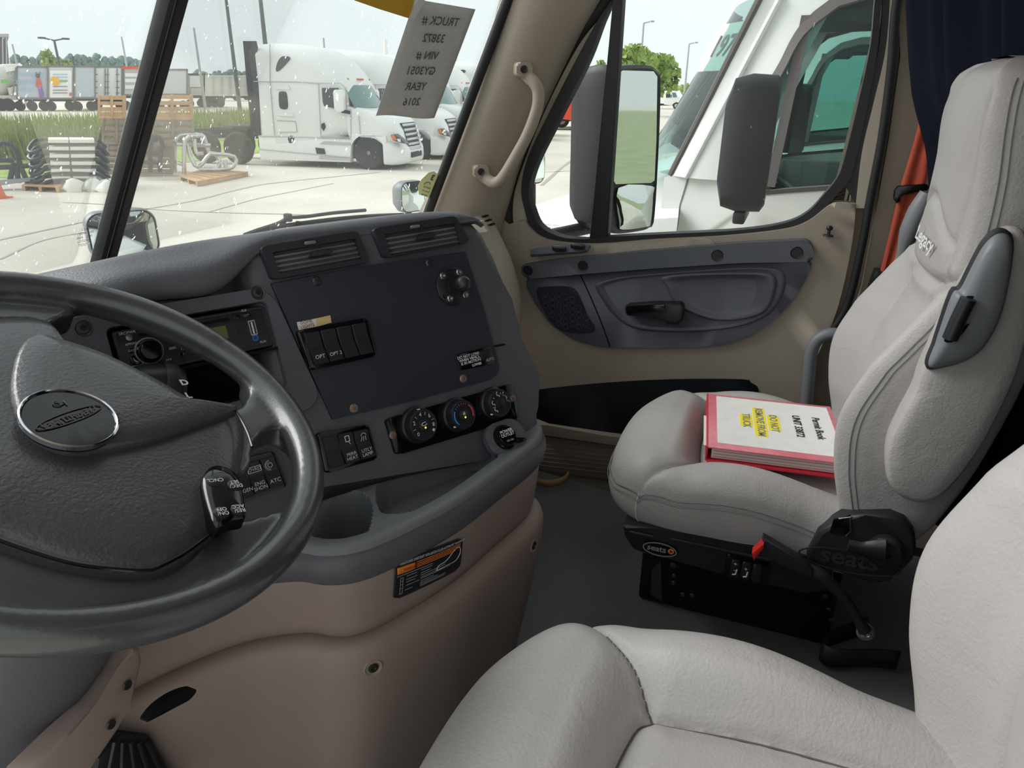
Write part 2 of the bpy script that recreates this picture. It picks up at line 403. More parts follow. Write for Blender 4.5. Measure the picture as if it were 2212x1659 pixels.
# black window frame ring and pillar seals
outer = [(1262,530),(1200,521),(1150,497),(1132,450),(1126,405),(1140,340),(1185,245),(1265,90),(1330,-20),(1395,-110)]
inner = [(1262,517),(1212,512),(1168,490),(1150,455),(1142,415),(1158,355),(1205,260),(1270,130),(1312,22),(1380,-95)]
def ring_strip(name, A, B, x, ext, material, parent, n=5, bevel=0):
    a = spline([AX(*p,x) for p in A], n); b = spline([AX(*p,x) for p in B], n); bm = bmesh.new()
    e = Vector((ext,0,0))
    add_grid(bm, [[p+e for p in a], a, b, [p+e for p in b]], cap0=False)
    return finish(name, bm, material, parent)
ring_strip('vent_frame', outer, inner, 1.012, .04, 'frame_black', dr)
o2 = [(1262,530),(1330,522),(1450,516),(1600,508),(1700,493),(1760,470),(1800,430),(1830,395),(1842,370),(1872,240),(1897,100),(1905,0),(1925,-110)]
i2 = [(1262,517),(1330,511),(1450,505),(1600,497),(1695,482),(1745,458),(1782,418),(1808,385),(1822,350),(1850,240),(1880,100),(1890,0),(1905,-110)]
ring_strip('glass_channel', o2, i2, 1.012, .04, 'frame_black', dr)
# white body edge seen behind the seal
o3 = [(1850,445),(1862,330),(1890,220),(1918,90),(1930,-110)]; i3 = [(1825,400),(1842,330),(1870,220),(1900,90),(1912,-110)]
ring_strip('door_frame', o3, i3, 1.016, .05, 'frame_black', dr)
o4 = [(1875,450),(1898,330),(1915,220),(1940,90),(1952,-110)]; i4 = [(1848,450),(1862,330),(1888,220),(1916,90),(1928,-110)]
ring_strip('body_edge', o4, i4, 1.010, .04, 'beige_light', dr)
ring_strip('door_edge', [(1355,-110),(1275,10),(1212,95),(1140,245),(1092,370),(1075,440),(1080,540)], [(1400,-110),(1335,-20),(1270,90),(1190,240),(1145,345),(1132,420),(1150,500)], 1.018, .03, 'beige_light', dr)
# mullion between quarter light and main glass
mu = [AX(*p,1.012) for p in [(1328,-110),(1324,0),(1272,518),(1312,516),(1345,0),(1352,-110)]]
prism('window_mullion', mu, (.035,0,0), 'frame_black', dr, bevel=.006, seg=3)
prism('glass_pane', [AX(*p,1.034) for p in [(1262,517),(1212,512),(1168,490),(1150,455),(1142,415),(1158,355),(1205,260),(1270,130),(1312,22),(1330,-110),(1300,300)]], (.005,0,0), 'side_glass', dr)
prism('glass_pane', [AX(*p,1.034) for p in [(1285,518),(1450,508),(1600,500),(1700,484),(1750,460),(1790,418),(1815,385),(1835,340),(1862,240),(1890,100),(1900,0),(1915,-110),(1335,-110),(1335,0)]], (.005,0,0), 'side_glass', dr)
FG = Frame(AX(1188,492,1.030), -EY, EZ)
text('glass_mark', 'TEMPERED SAFETY\nGLASS AS-2 DOT', FG, 0, .004, .007, 'grey_print', dr, flip=False, c=-.001)
text('glass_mark', 'NORDEX', FG, 0, -.010, .007, 'grey_print', dr, c=-.001)
# dark grey armrest panel
up = [(1120,575),(1128,566),(1200,562),(1400,542),(1600,525),(1740,519),(1755,524),(1759,545),(1755,565),(1600,567),(1400,580),(1250,592),(1135,603),(1126,592)]
prism('armrest_rail', round_poly(dpoly([(1120,574),(1200,562),(1400,542),(1600,525),(1748,518),(1760,545),(1754,566),(1600,568),(1400,581),(1250,593),(1132,604)], XD-.028), .02), (.03,0,0), 'door_grey', dr, bevel=.010, seg=3)
low = [(1135,603),(1250,592),(1400,580),(1600,567),(1755,565),(1748,590),(1720,640),(1675,690),(1620,728),(1560,746),(1480,752),(1400,752),(1300,750),(1240,735),(1190,702),(1155,655),(1138,622)]
lowo = round_poly(dpoly(low, XD-.014), .02)
# recessed bowl: loft rings from outline inwards
cen = AX(1500,655,XD)
inn = [(1290,612),(1340,598),(1420,590),(1520,582),(1620,577),(1680,580),(1697,600),(1690,640),(1660,680),(1600,705),(1520,715),(1420,715),(1360,705),(1325,680),(1302,650),(1288,625)]
prism('armrest_panel', lowo, (.012,0,0), 'door_grey_dark', dr, bevel=.004, seg=2)
io = dpoly(inn, XD-.0145, 4); ic = sum(io, Vector())/len(io)
rows = []
for sc_, dep in ((1.0,.0),(.985,.004),(.94,.012),(.86,.018),(.70,.020),(.45,.021),(.2,.0215),(.02,.0215)):
    rows.append([Vector((p.x-.016*(0 if sc_ == 1.0 else 0)+dep*.0, ic.y+(p.y-ic.y)*sc_, ic.z+(p.z-ic.z)*sc_)) for p in io])
bm = bmesh.new()
dq = [0,-.004,-.004,.003,.009,.011,.0115,.0117]
add_grid(bm, [[p+EX*dq[i] for p in r] for i, r in enumerate(rows)], closed_u=True, cap1=True)
finish('pull_bowl', bm, 'door_grey_dark', dr, angle=80)
# raised pull-cup at the rear of the bowl
cupo = dpoly([(1432,598),(1500,590),(1600,588),(1668,592),(1676,625),(1655,672),(1600,690),(1540,690),(1480,668),(1452,645),(1440,618)], XD-.016, 4); cc = sum(cupo, Vector())/len(cupo)
bm = bmesh.new()
add_grid(bm, [[Vector((p.x+e, cc.y+(p.y-cc.y)*s_, cc.z+(p.z-cc.z)*s_)) for p in cupo] for s_, e in ((1.02,.004),(.985,-.006),(.93,-.008),(.84,-.002),(.6,.004),(.3,.006),(.02,.006))], closed_u=True, cap1=True)
finish('pull_cup', bm, 'door_grey_dark', dr, angle=80)
# release handle
F = Frame(AX(1350,670,XD-.045), -EY, EZ)
a = AX(1349,672,XD-.05); b = AX(1475,668,XD-.045)
hd = prism('release_handle', dpoly([(1349,664),(1356,659),(1420,655),(1470,656),(1476,664),(1474,690),(1462,702),(1438,700),(1437,684),(1400,683),(1355,683),(1350,676)], XD-.05), (.028,0,0), 'satin_black', dr, bevel=.006, seg=3)
prism('lever_blade', dpoly([(1352,662),(1435,657),(1437,672),(1354,678)], XD-.056), (.01,0,0), 'gloss_black', hd, bevel=.003)
# speaker pod with hexagon grille
sp = dpoly([(1158,628),(1180,620),(1228,620),(1248,634),(1268,680),(1284,708),(1276,718),(1228,718),(1196,702),(1172,665)], XD-.018, 4)
spk = prism('speaker_grille', sp, (.006,0,0), 'panel_black', dr, bevel=.003)
for i in range(9):
    for j in range(8):
        px = 1164+i*14.5; py = 628+j*13+(6.5 if i % 2 else 0)
        # keep the cells that lie inside the grille
        ins = False; pp = [(1166,632),(1226,628),(1244,640),(1276,708),(1228,712),(1200,698),(1176,664)]
        for q in range(len(pp)):
            (x1,y1),(x2,y2) = pp[q], pp[q-1]
            if (y1 > py) != (y2 > py) and px < (x2-x1)*(py-y1)/(y2-y1)+x1: ins = not ins
        if ins:
            c_ = AX(px,py,XD-.0185); bm = bmesh.new()
            add_grid(bm, [[c_+Vector((-.0006 if r_ else 0, math.cos(k*PI/3)*rr, math.sin(k*PI/3)*rr)) for k in range(6)] for rr, r_ in ((.0095,0),(.0088,1),(.0080,0))], closed_u=True)
            finish('grille_cell', bm, 'door_grey_dark', spk)
tube('pod_seam', [AX(*p,XD-.0145) for p in [(1253,592),(1275,640),(1300,700),(1318,750)]], .0018, 'matte_black', dr, 6, sm=4)
for (x, y) in ((1140,585),(1259,575),(1549,552),(1721,546)):
    Fs = Frame(AX(x,y,XD-.0285), -EY, EZ)
    rc = lathe('screw_recess', [(.0155,.0),(.0145,.0012),(.0125,.0002),(.0120,-.004),(0,-.004)], Fs.o, Fs.n, 'satin_black', dr, 20)
    lathe('screw', [(.0085,-.004),(.008,-.001),(.004,-.001),(.0035,-.003),(0,-.003)], Fs.o, Fs.n, 'dark_bolt', rc, 16)
# window / mirror switch plate
swp = prism('switch_plate', [AX(1146,540,XD-.035), AX(1158,535,XD-.035), AX(1262,527,XD-.035), AX(1275,529,XD-.035), AX(1268,540,XD-.05), AX(1255,543,XD-.05), AX(1145,551,XD-.05)], (.01,.0,-.008), 'door_grey', dr, bevel=.002)
for (x, y) in ((1208,537),(1248,532)):
    p = AX(x,y,XD-.048); bm = bmesh.new()
    Fz = Frame(p, -EY, Vector((1,0,.35)))
    add_prism(bm, [Fz.P(a_,b_,.006) for a_,b_ in rrect(-.020,-.008,.020,.008,.006)], -Fz.n*.01, .002)
    r_ = finish('rocker_switch', bm, 'satin_black', swp)
# lock knob
p = AX(1789,510,XD-.012)
lk = lathe('lock_knob', [(.013,0),(.012,.003),(.004,.004),(.0035,.014),(.007,.016),(.008,.021),(.005,.025),(0,.026)], p, EZ, 'satin_black', dr, 18)
# map pocket, kick strip and lower texture panel
prism('map_pocket', dpoly([(1156,850),(1165,842),(1300,828),(1450,820),(1600,820),(1622,828),(1640,850),(1640,960),(1400,948),(1300,934),(1180,916),(1160,905),(1155,880)], XD-.004, 3), (.02,0,0), 'matte_black', dr, bevel=.003)
prism('pocket_lip', dpoly([(1155,912),(1180,922),(1300,940),(1400,953),(1640,966),(1640,985),(1400,972),(1300,958),(1160,940)], XD-.03), (.03,0,0), 'beige', dr, bevel=.006)
prism('lower_panel', dpoly([(1150,940),(1300,958),(1400,972),(1640,985),(1640,1080),(1340,1040),(1150,1015)], XD-.010), (.01,0,0), 'beige_console', dr, bevel=.003)
for k in range(7):
    yy = 962+k*9
    tube('quilt_rib', [AX(1160,yy-12,XD-.0105), AX(1330,yy+8,XD-.0105)], .0014, 'beige_console', dr, 5)
# ---- rear pillar trim
bpo = [(1942,-120),(1955,0),(1945,120),(1920,300),(1890,470),(1862,620),(1835,700),(1835,1000),(2140,1000),(2140,-120)]
tag(prism('trim_2', [AX(*p,1.03) for p in bpo], (.05,0,0), 'beige', bevel=.015, seg=3), 'beige moulded rear door pillar trim behind passenger seat', 'trim', kind='structure')
tag(prism('wall_right', [AX(*p,1.06) for p in [(1935,-120),(2200,-120),(2200,1250),(1690,1250),(1690,850),(1770,700),(1815,560),(1835,440),(1850,330),(1880,200),(1905,0)]], (.03,0,0), 'beige'), kind='structure')
# tubular grab rail at the door rear foot
tag(tube('grab_rail', [AX(*p,.93) for p in [(1815,722),(1790,722),(1765,735),(1752,765),(1746,830),(1742,880),(1740,960)]], .016, 'plastic_grey', None, 12, sm=5), 'grey bent tube rail rising beside passenger seat cushion', 'rail')
# ================================================================ dashboard
_a = math.radians(119); _t = math.radians(20)
_U = Vector((math.sin(_a), math.cos(_a), 0)); _nh = Vector((math.sin(math.radians(209)), math.cos(math.radians(209)), 0))
_N = _nh*math.cos(_t)+EZ*math.sin(_t)
DF = Frame((-.212,.639,2.124), _U, _N.cross(_U))
da = empty('dashboard', (0,.75,1.33), 'dark grey wraparound truck dashboard with beige lower console', 'dashboard')
def dq(pts, c=0): return [DF.px(x,y,c) for x,y in pts]
def ring(name, F, outer, inner, c, depth, material, parent, bev=0):
    bm = bmesh.new()
    o1 = [F.P(a,b,c) for a,b in outer]; i1 = [F.P(a,b,c) for a,b in inner]
    cx = sum(a for a,b in inner)/len(inner); cy = sum(b for a,b in inner)/len(inner)
    rows = [[F.P(a,b,c-depth) for a,b in outer]]
    if bev: rows += [[F.P(a,b,c-bev) for a,b in outer], [F.P(a+(cx-a)*bev*3, b+(cy-b)*bev*3, c) for a,b in outer], [F.P(a-(cx-a)*bev*3, b-(cy-b)*bev*3, c) for a,b in inner], [F.P(a,b,c-bev) for a,b in inner]]
    else: rows += [o1, i1]
    rows += [[F.P(a,b,c-depth) for a,b in inner]]
    add_grid(bm, rows, closed_u=True)
    return finish(name, bm, material, parent)
# face body (right of the radio)
ol = [(-.02,.080),(.10,.083),(.25,.086),(.345,.086),(.372,.078),(.388,.058),(.403,.015),(.412,-.06),(.415,-.13),(.412,-.20),(.420,-.25),(.424,-.285),(.418,-.31),(.36,-.305),(.30,-.283),(-.02,-.283)]
prism('face_body', [DF.P(a,b,0) for a,b in ol], -DF.n*.33, 'dash_grey', da, bevel=.028, seg=5)
# seam on the right cheek
tube('cheek_seam', [DF.P(.345,-.128,.0005), DF.P(.372,-.130,.0005), DF.P(.392,-.132,-.006), DF.P(.408,-.134,-.02), DF.P(.415,-.136,-.04)], .0018, 'matte_black', da, 6)
prism('lower_left_face', [DF.P(a,b,-.002) for a,b in [(-.34,-.13),(.0,-.13),(.0,-.275),(-.06,-.30),(-.12,-.345),(-.34,-.36)]], -DF.n*.10, 'dash_grey', da, bevel=.004)
# top pad roll, following the crest
uu = [-.95,-.70,-.5,-.30,-.19,-.13,-.06,.02,.10,.20,.30,.345,.372,.386]
vc = [.085,.087,.088,.089,.092,.098,.103,.106,.109,.110,.109,.104,.094,.080]
rows = []
for k in range(len(uu)):
    u_, v_ = uu[k], vc[k]
    bulge = interp([-.95,-.2,-.02,.0,.4], [.02,.02,.016,.0,.0], u_)
    vb = interp([-.95,-.03,.0,.4], [.030,.030,.076,.076], u_); vb = min(vb, v_-.012)
    bow = -.62*max(0,-.20-u_)
    mid = (vb+v_)/2
    pr = [(vb,-.01),(vb+.002,bulge*.6),(vb+(mid-vb)*.4,bulge),(mid,bulge*.8-.002),(mid+(v_-mid)*.55,-.012),(v_-.002,-.032),(v_,-.052),(v_-.006,-.085),(v_-.025,-.16),(v_-.065,-.28),(v_-.14,-.50)]
    rows.append(spline([DF.P(u_, b, c+bow) for b, c in pr], 4))
rows = [list(r) for r in zip(*[spline(list(cn), 4) for cn in zip(*rows)])]
loft('top_pad', rows, 'pad_grey', da, angle=60)
# air vents
mat('slat_lit', (112,112,118), .3, spec=.6)  # paler than the vent: light caught on slat edges, put into the colour
VENTS = [(((558,534),(769,499),(797,567),(585,606)), ((587,547),(764,517),(780,560),(602,592)), (671,524)),
         (((800,495),(980,467),(1013,524),(827,559)), ((827,508),(980,483),(994,527),(842,553)), (898,489))]
for outr, gr, kn in VENTS:
    C0 = .004
    q = [DF.ab(x,y,C0) for x,y in outr]; g = [DF.ab(x,y,C0) for x,y in gr]
    def loopq(Q, n=6, r=.1):
        out = []
        for i in range(4):
            p0, p1, p2 = Q[i-1], Q[i], Q[(i+1)%4]
            a_ = (p1[0]+(p0[0]-p1[0])*r, p1[1]+(p0[1]-p1[1])*r); b_ = (p1[0]+(p2[0]-p1[0])*r, p1[1]+(p2[1]-p1[1])*r)
            for k in range(n+1):
                t = k/n; out.append(((1-t)**2*a_[0]+2*t*(1-t)*p1[0]+t*t*b_[0], (1-t)**2*a_[1]+2*t*(1-t)*p1[1]+t*t*b_[1]))
        return out
    vt = ring('air_vent', DF, loopq(q,6,.10), loopq(g,6,.03), C0+.006, .05, 'vent_black', da, bev=.004)
    bm = bmesh.new(); add_prism(bm, [DF.P(a,b,-.03) for a,b in loopq(g,4,.03)], -DF.n*.004); finish('vent_back', bm, 'matte_black', vt)
    TL, TR, BR, BL = g
    L2 = lambda p, q_, t: (p[0]+(q_[0]-p[0])*t, p[1]+(q_[1]-p[1])*t)
    for k in range(4):
        t = (k+.72)/4.4; l_ = L2(TL,BL,t); r_ = L2(TR,BR,t)
        bm = bmesh.new(); hh = .0026; 
        add_prism(bm, [DF.P(l_[0],l_[1]+hh*.2,C0+.001), DF.P(r_[0],r_[1]+hh*.2,C0+.001), DF.P(r_[0],r_[1]-hh,C0-.001), DF.P(l_[0],l_[1]-hh,C0-.001)], -DF.n*.006, .0006)
        finish('slat', bm, 'slat_lit', vt)
    for k in range(1, 6):
        t = k/6; l_ = L2(TL,TR,t); r_ = L2(BL,BR,t)
        bm = bmesh.new(); add_prism(bm, [DF.P(l_[0]-.0008,l_[1],-.014), DF.P(l_[0]+.0008,l_[1],-.014), DF.P(r_[0]+.0008,r_[1],-.014), DF.P(r_[0]-.0008,r_[1],-.014)], -DF.n*.014); finish('fin', bm, 'matte_black', vt)
    cm = L2(L2(TL,TR,.53), L2(BL,BR,.53), .42)
    bm = bmesh.new(); add_prism(bm, [DF.P(cm[0]+a,cm[1]+b,C0+.009) for a,b in ((-.018,-.003),(-.012,.004),(.014,.004),(.018,.0005),(.012,-.003))], -DF.n*.010, .001); finish('vane_tab', bm, 'vent_black', vt)
    ka, kb = DF.ab(*kn, C0+.01)
    ring('thumb_dish', DF, [(ka+a,kb+b) for a,b in rrect(-.0155,-.0048,.0155,.0048,.0045,5)], [(ka+a,kb+b) for a,b in rrect(-.0135,-.0034,.0135,.0034,.0033,5)], C0+.0072, .002, 'vent_black', vt)
    bm = bmesh.new(); add_prism(bm, [DF.P(ka+a,kb+b,C0+.0105) for a,b in rrect(-.008,-.0022,.008,.0022,.002,3)], -DF.n*.005, .0008); finish('thumb_wheel', bm, 'plastic_grey', vt)
# centre plate
pl = [DF.ab(*p) for p in [(583,613),(800,573),(1002,545),(1040,664),(1068,765),(1076,792),(1072,808),(1058,820),(880,868),(716,906),(650,764)]]
prism('centre_plate', [DF.P(a,b,.005) for a,b in pl], -DF.n*.006, 'panel_black', da, bevel=.001, seg=2)
for (x, y, mm) in ((685,607,'dark_bolt'),(928,568,'dark_bolt'),(765,882,'rust_bolt'),(1001,818,'rust_bolt')):
    a, b = DF.ab(x,y,.006); lathe('plate_screw', [(.0068,0),(.0068,.001),(.0050,.0028),(.0026,.0030),(.0022,.0012),(0,.0012)], DF.P(a,b,.005), DF.n, mm, da, 16)
# dome-lights tape
tp = [DF.ab(x,y,.0055) for x,y in ((641,696),(682,688),(713,681),(716,697),(684,706),(645,713))]
tl = empty('tape_label', DF.P(*tp[0],.0055), 'small white and tan tape label above dashboard rockers', 'label')
prism('white_tape', [DF.P(a,b,.0058) for a,b in (tp[0],tp[1],tp[4],tp[5])], -DF.n*.0006, mat('tape_white', (238,222,218), .5), tl)
prism('tan_tape', [DF.P(a,b,.0060) for a,b in (tp[1],tp[2],tp[3],tp[4])], -DF.n*.0008, mat('tape_tan', (226,202,140), .5, mottle=.08, mscale=200), tl)
a, b = DF.ab(663,700,.006); text('lettering', 'DOME\nLIGHTS', DF, a, b, .0062, 'dark_bolt', tl, c=.0062, rot=.02, ysp=.95)
# rocker banks
def rocker_bank(name, corners, n, texts, icons, c0=.0, label=None, frame=True):
    TL, TR, BR, BL = [DF.ab(x,y,c0+.004) for x,y in corners]
    L2 = lambda p, q_, t: (p[0]+(q_[0]-p[0])*t, p[1]+(q_[1]-p[1])*t)
    def Q(s, t): return L2(L2(TL,TR,s), L2(BL,BR,s), t)
    def lp(s0,t0,s1,t1,r):
        return [Q(*p) for p in [(x,y) for x,y in rrect(s0,t0,s1,t1,r,4)]]
    bz = prism(name, [DF.P(a,b,c0+.009) for a,b in lp(-.07,-.14,1.07,1.14,.10)], -DF.n*.010, 'gloss_black', da, bevel=.004, seg=3)
    for k in range(n):
        s0, s1 = k/n+.012, (k+1)/n-.012
        p = [[Q(s0,t), Q(s1,t)] for t in (0,.44,.56,1)]
        hts = (c0+.0125, c0+.0105, c0+.012, c0+.0155)
        bm = bmesh.new(); rows = []
        for (l_, r_), h_ in zip(p, hts): rows.append([DF.P(*l_,c0+.004), DF.P(*l_,h_), DF.P(*r_,h_), DF.P(*r_,c0+.004)])
        add_grid(bm, rows, cap0=True, cap1=True); bmesh.ops.bevel(bm, geom=[e for e in bm.edges], offset=.0009, segments=1, affect='EDGES')
        rk = finish('rocker_switch', bm, 'satin_black', bz)
        if texts[k]:
            a, b = Q((s0+s1)/2, .78); w = .0068 if len(texts[k]) > 4 else .0075
            text('legend', texts[k], DF, a, b, w, 'white_print', bz, c=c0+.0152, ysp=.9)
    return bz, Q
rocker_bank('rocker_bank', ((651,722),(786,697),(802,762),(673,790)), 4, ['OPT','OPT 2','',''], None, .004)
bz, Q = rocker_bank('rocker_bank', ((690,945),(790,926),(806,984),(706,1012)), 3, ['','MIRR\nHEAT','UTLY\nLAMP'], None)
a, b = Q(.5,.25)
for (o_, i_) in ((rrect(-.0035,-.002,.0035,.007,.001,2), rrect(-.0025,-.001,.0025,.006,.0008,2)),): ring('icon', DF, [(a+x,b+y) for x,y in o_], [(a+x,b+y) for x,y in i_], .0135, .0006, 'white_print', bz)
tube('icon', [DF.P(a+.001,b-.002,.0135), DF.P(a+.003,b-.006,.0135)], .0005, 'white_print', bz, 5)
a, b = Q(.84,.25)
tube('icon', [DF.P(a+.004*math.cos(t)+.001,b+.004*math.sin(t)+.002,.0135) for t in [k*PI/5 for k in range(6)]], .0004, 'white_print', bz, 5)
for k in (-1,0,1): tube('icon', [DF.P(a+.001+k*.0025,b+.001,.0135), DF.P(a+k*.004-.001,b-.005,.0135)], .0004, 'white_print', bz, 5)
bz, Q = rocker_bank('rocker_bank', ((488,1010),(588,984),(610,1044),(512,1080)), 3, ['REGEN','ENG\nSHDN','ATC'], None)
a, b = Q(.5,.25); ring('icon', DF, [(a+x,b+y) for x,y in rrect(-.009,-.004,.009,.004,.0005,1)], [(a+x,b+y) for x,y in rrect(-.0083,-.0033,.0083,.0033,.0004,1)], .0135, .0006, 'white_print', bz)
text('legend', 'OVRD', DF, a, b, .006, 'white_print', bz, c=.0136)
a, b = Q(.84,.25)
tube('icon', [DF.P(a+.003*math.cos(t),b+.003*math.sin(t),.0135) for t in [k*PI/6 for k in range(12)]], .0004, 'white_print', bz, 5, closed=True)
for r_ in (.0052,.0068): tube('icon', [DF.P(a+r_*math.cos(t),b+r_*math.sin(t),.0135) for t in [PI/2+k*PI/8 for k in range(9)]], .0003, 'white_print', bz, 5)
# dump-valve switch
q = [DF.ab(x,y,.008) for x,y in ((990,765),(1060,748),(1069,785),(998,800))]
sw = prism('dump_switch', [DF.P(a,b,.009) for a,b in q], -DF.n*.008, 'gloss_black', da, bevel=.001)
L2 = lambda p, q_, t: (p[0]+(q_[0]-p[0])*t, p[1]+(q_[1]-p[1])*t)
def qq(s, t): return L2(L2(q[0],q[1],s), L2(q[3],q[2],s), t)
a, b = qq(.30,.42); text('legend', 'DO NOT LOWER\nWHEN VEHICLE\nIS IN MOTION', DF, a, b, .0062, 'white_print', sw, c=.0095, ysp=.85, bold=.00015)
a, b = qq(.45,.83); text('legend', 'LOWER', DF, a, b, .0055, 'white_print', sw, c=.0095, bold=.0002)
a, b = qq(.87,.72); text('legend', 'AUTO', DF, a, b, .006, 'white_print', sw, c=.0095)
bm = bmesh.new(); add_prism(bm, [DF.P(*qq(s,t),.016) for s,t in ((.58,.12),(.90,.10),(.95,.30),(.90,.58),(.60,.66))], -DF.n*.008, .002); finish('toggle', bm, 'satin_black', sw)
# ball mount
a, b = DF.ab(979,618,.008)
bmn = empty('ball_mount', DF.P(a,b,.005), 'round black ball mount with four bolts on dashboard plate', 'mount')
lathe('mount_plate', [(.0305,0),(.0305,.003),(.029,.0042),(.012,.0050),(.011,.009),(0,.009)], DF.P(a,b,.005), DF.n, 'satin_black', bmn, 36)
lathe('ball_stem', [(.0075,.005),(.0070,.016),(.007,.026)], DF.P(a,b,.007), DF.n, 'satin_black', bmn, 18)
lathe('ball', [(0.0127*math.sin(t),-.0127*math.cos(t)) for t in [k*PI/14 for k in range(15)]], DF.P(a,b,.036), DF.n, mat('rubber_ball', (40,41,45), .35), bmn, 28)
for (x, y) in ((957,596),(992,588),(1006,637),(973,645)):
    aa, bb = DF.ab(x,y,.012); lathe('bolt', [(.0058,0),(.0058,.0035),(.0048,.005),(.002,.0052),(0,.004)], DF.P(aa,bb,.0088), DF.n, 'bolt_steel', bmn, 8, angle=20)
for (x, y) in ((972,587),(962,640),(1000,610)):
    aa, bb = DF.ab(x,y,.011); lathe('bolt_hole', [(.0035,0),(.0032,.0003),(0,.0001)], DF.P(aa,bb,.0092), DF.n, 'gloss_black', bmn, 12)
# climate panel
q = [DF.ab(x,y,.003) for x,y in ((830,906),(1104,828),(1121,903),(854,984))]
hv = prism('climate_panel', [DF.P(*L2(L2(q[0],q[1],s), L2(q[3],q[2],s), t), .006) for s,t in rrect(0,0,1,1,.07,4)], -DF.n*.008, 'gloss_black', da, bevel=.002, seg=2)
KN = [(909,918,.0255),(995,896,.0245),(1074,871,.0240)]
for ki, (x, y, r_) in enumerate(KN):
    a, b = DF.ab(x,y,.018)
    kb = lathe('knob', [(r_*1.12,0),(r_*1.10,.006),(r_,.008),(r_*.97,.019),(r_*.90,.022),(0,.022)], DF.P(a,b,.005), DF.n, 'satin_black', hv, 40)
    lathe('knob_ring', [(r_*.88,.0222),(r_*.86,.0226),(r_*.84,.0222)], DF.P(a,b,.005), DF.n, 'vent_black', hv, 40, cap=False)
    zc = .0276
    if ki == 0:
        for s_, ang in (('0',222),('2',157),('4',98),('6',42),('8',348)):
            t = math.radians(ang); text('legend', s_, DF, a+.66*r_*math.cos(t), b+.66*r_*math.sin(t), .0085, 'white_print', hv, c=zc)
        for ang in (190,127,70,15):
            t = math.radians(ang); tube('tick', [DF.P(a+.6*r_*math.cos(t),b+.6*r_*math.sin(t),zc), DF.P(a+.78*r_*math.cos(t),b+.78*r_*math.sin(t),zc)], .0003, 'white_print', hv, 5)
        for k in range(4):
            t = math.radians(322); cx, cy = a+.72*r_*math.cos(t), b+.72*r_*math.sin(t); w_ = k*PI/2
            bm = bmesh.new(); add_lathe(bm, [(.0012,0),(0,.0001)], DF.P(cx+.0014*math.cos(w_),cy+.0014*math.sin(w_),zc), DF.n, 8); finish('fan_icon', bm, 'white_print', hv)
        tube('recirc_icon', [DF.P(a+x_*r_,b+y_*r_,zc+.0016) for x_,y_ in ((.13,.16),(-.1,.14),(-.16,.03),(-.05,-.03),(.12,.0),(.16,.05))], .0006, 'white_print', hv, 5, sm=3)
        pang = 92
    elif ki == 1:
        for ang0, ang1, mm in ((150,225,'blue_print'),(-20,48,'red_print')):
            pts = [(a+.72*r_*math.cos(math.radians(t)), b+.72*r_*math.sin(math.radians(t))) for t in np.linspace(ang0,ang1,9)]
            tube('heat_scale', [DF.P(x_,y_,zc) for x_,y_ in pts], .0011, mm, hv, 6)
        for ang, mm in ((135,'blue_print'),(122,'blue_print'),(108,'blue_print'),(92,'red_print'),(78,'red_print'),(64,'red_print')):
            t = math.radians(ang); tube('heat_scale', [DF.P(a+.68*r_*math.cos(t),b+.68*r_*math.sin(t),zc), DF.P(a+.76*r_*math.cos(t),b+.76*r_*math.sin(t),zc)], .0006, mm, hv, 5)
        for k in range(3):
            t = k*PI/3; tube('frost_icon', [DF.P(a-.0035*math.cos(t),b+.002-.0035*math.sin(t),zc+.0016), DF.P(a+.0035*math.cos(t),b+.002+.0035*math.sin(t),zc+.0016)], .0004, 'white_print', hv, 5)
        pang = 220
    else:
        for ang in (215,170,100,50,5):
            t = math.radians(ang); cx, cy = a+.62*r_*math.cos(t), b+.62*r_*math.sin(t)
            tube('airflow_icon', [DF.P(cx-.002,cy+.003,zc), DF.P(cx-.001,cy-.001,zc), DF.P(cx+.0025,cy-.0012,zc), DF.P(cx+.003,cy-.0042,zc)], .0006, 'grey_print' if ang in (50,5) else 'white_print', hv, 5)
            lathe('airflow_icon', [(.0010,0),(0,.0001)], DF.P(cx-.0005,cy+.0042,zc), DF.n, 'white_print', hv, 8)
        for ang in (192,135,75,28):
            t = math.radians(ang); tube('tick', [DF.P(a+.6*r_*math.cos(t),b+.6*r_*math.sin(t),zc), DF.P(a+.72*r_*math.cos(t),b+.72*r_*math.sin(t),zc)], .0003, 'white_print', hv, 5)
        pang = 218
    t = math.radians(pang); bm = bmesh.new()
    Fp = Frame(DF.P(a+.93*r_*math.cos(t), b+.93*r_*math.sin(t), .0235), DF.u, DF.v)
    add_prism(bm, [Fp.P(x_,y_,.0015) for x_,y_ in ((-.0022,-.0014),(.0022,-.0014),(.0022,.0014),(-.0022,.0014))], -DF.n*.004, .0005); finish('knob_pointer', bm, 'white_print', hv)
    lathe('button_dish', [(.0088,.0222),(.0082,.0236),(.0072,.0240),(0,.0238)], DF.P(a,b,.005), DF.n, 'satin_black', hv, 24)
    if ki < 2: lathe('indicator_lamp', [(.0018,0),(.0012,.0008),(0,.001)], DF.P(a+.001,b-.0042,.0288), DF.n, 'amber_lamp', hv, 10)
for (x, y) in ((849,940),(1108,861)):
    a, b = DF.ab(x,y,.007); lathe('panel_screw', [(.0062,0),(.006,.0014),(.0045,.0024),(.002,.0024),(.0016,.001),(0,.001)], DF.P(a,b,.006), DF.n, 'rust_bolt', hv, 16)
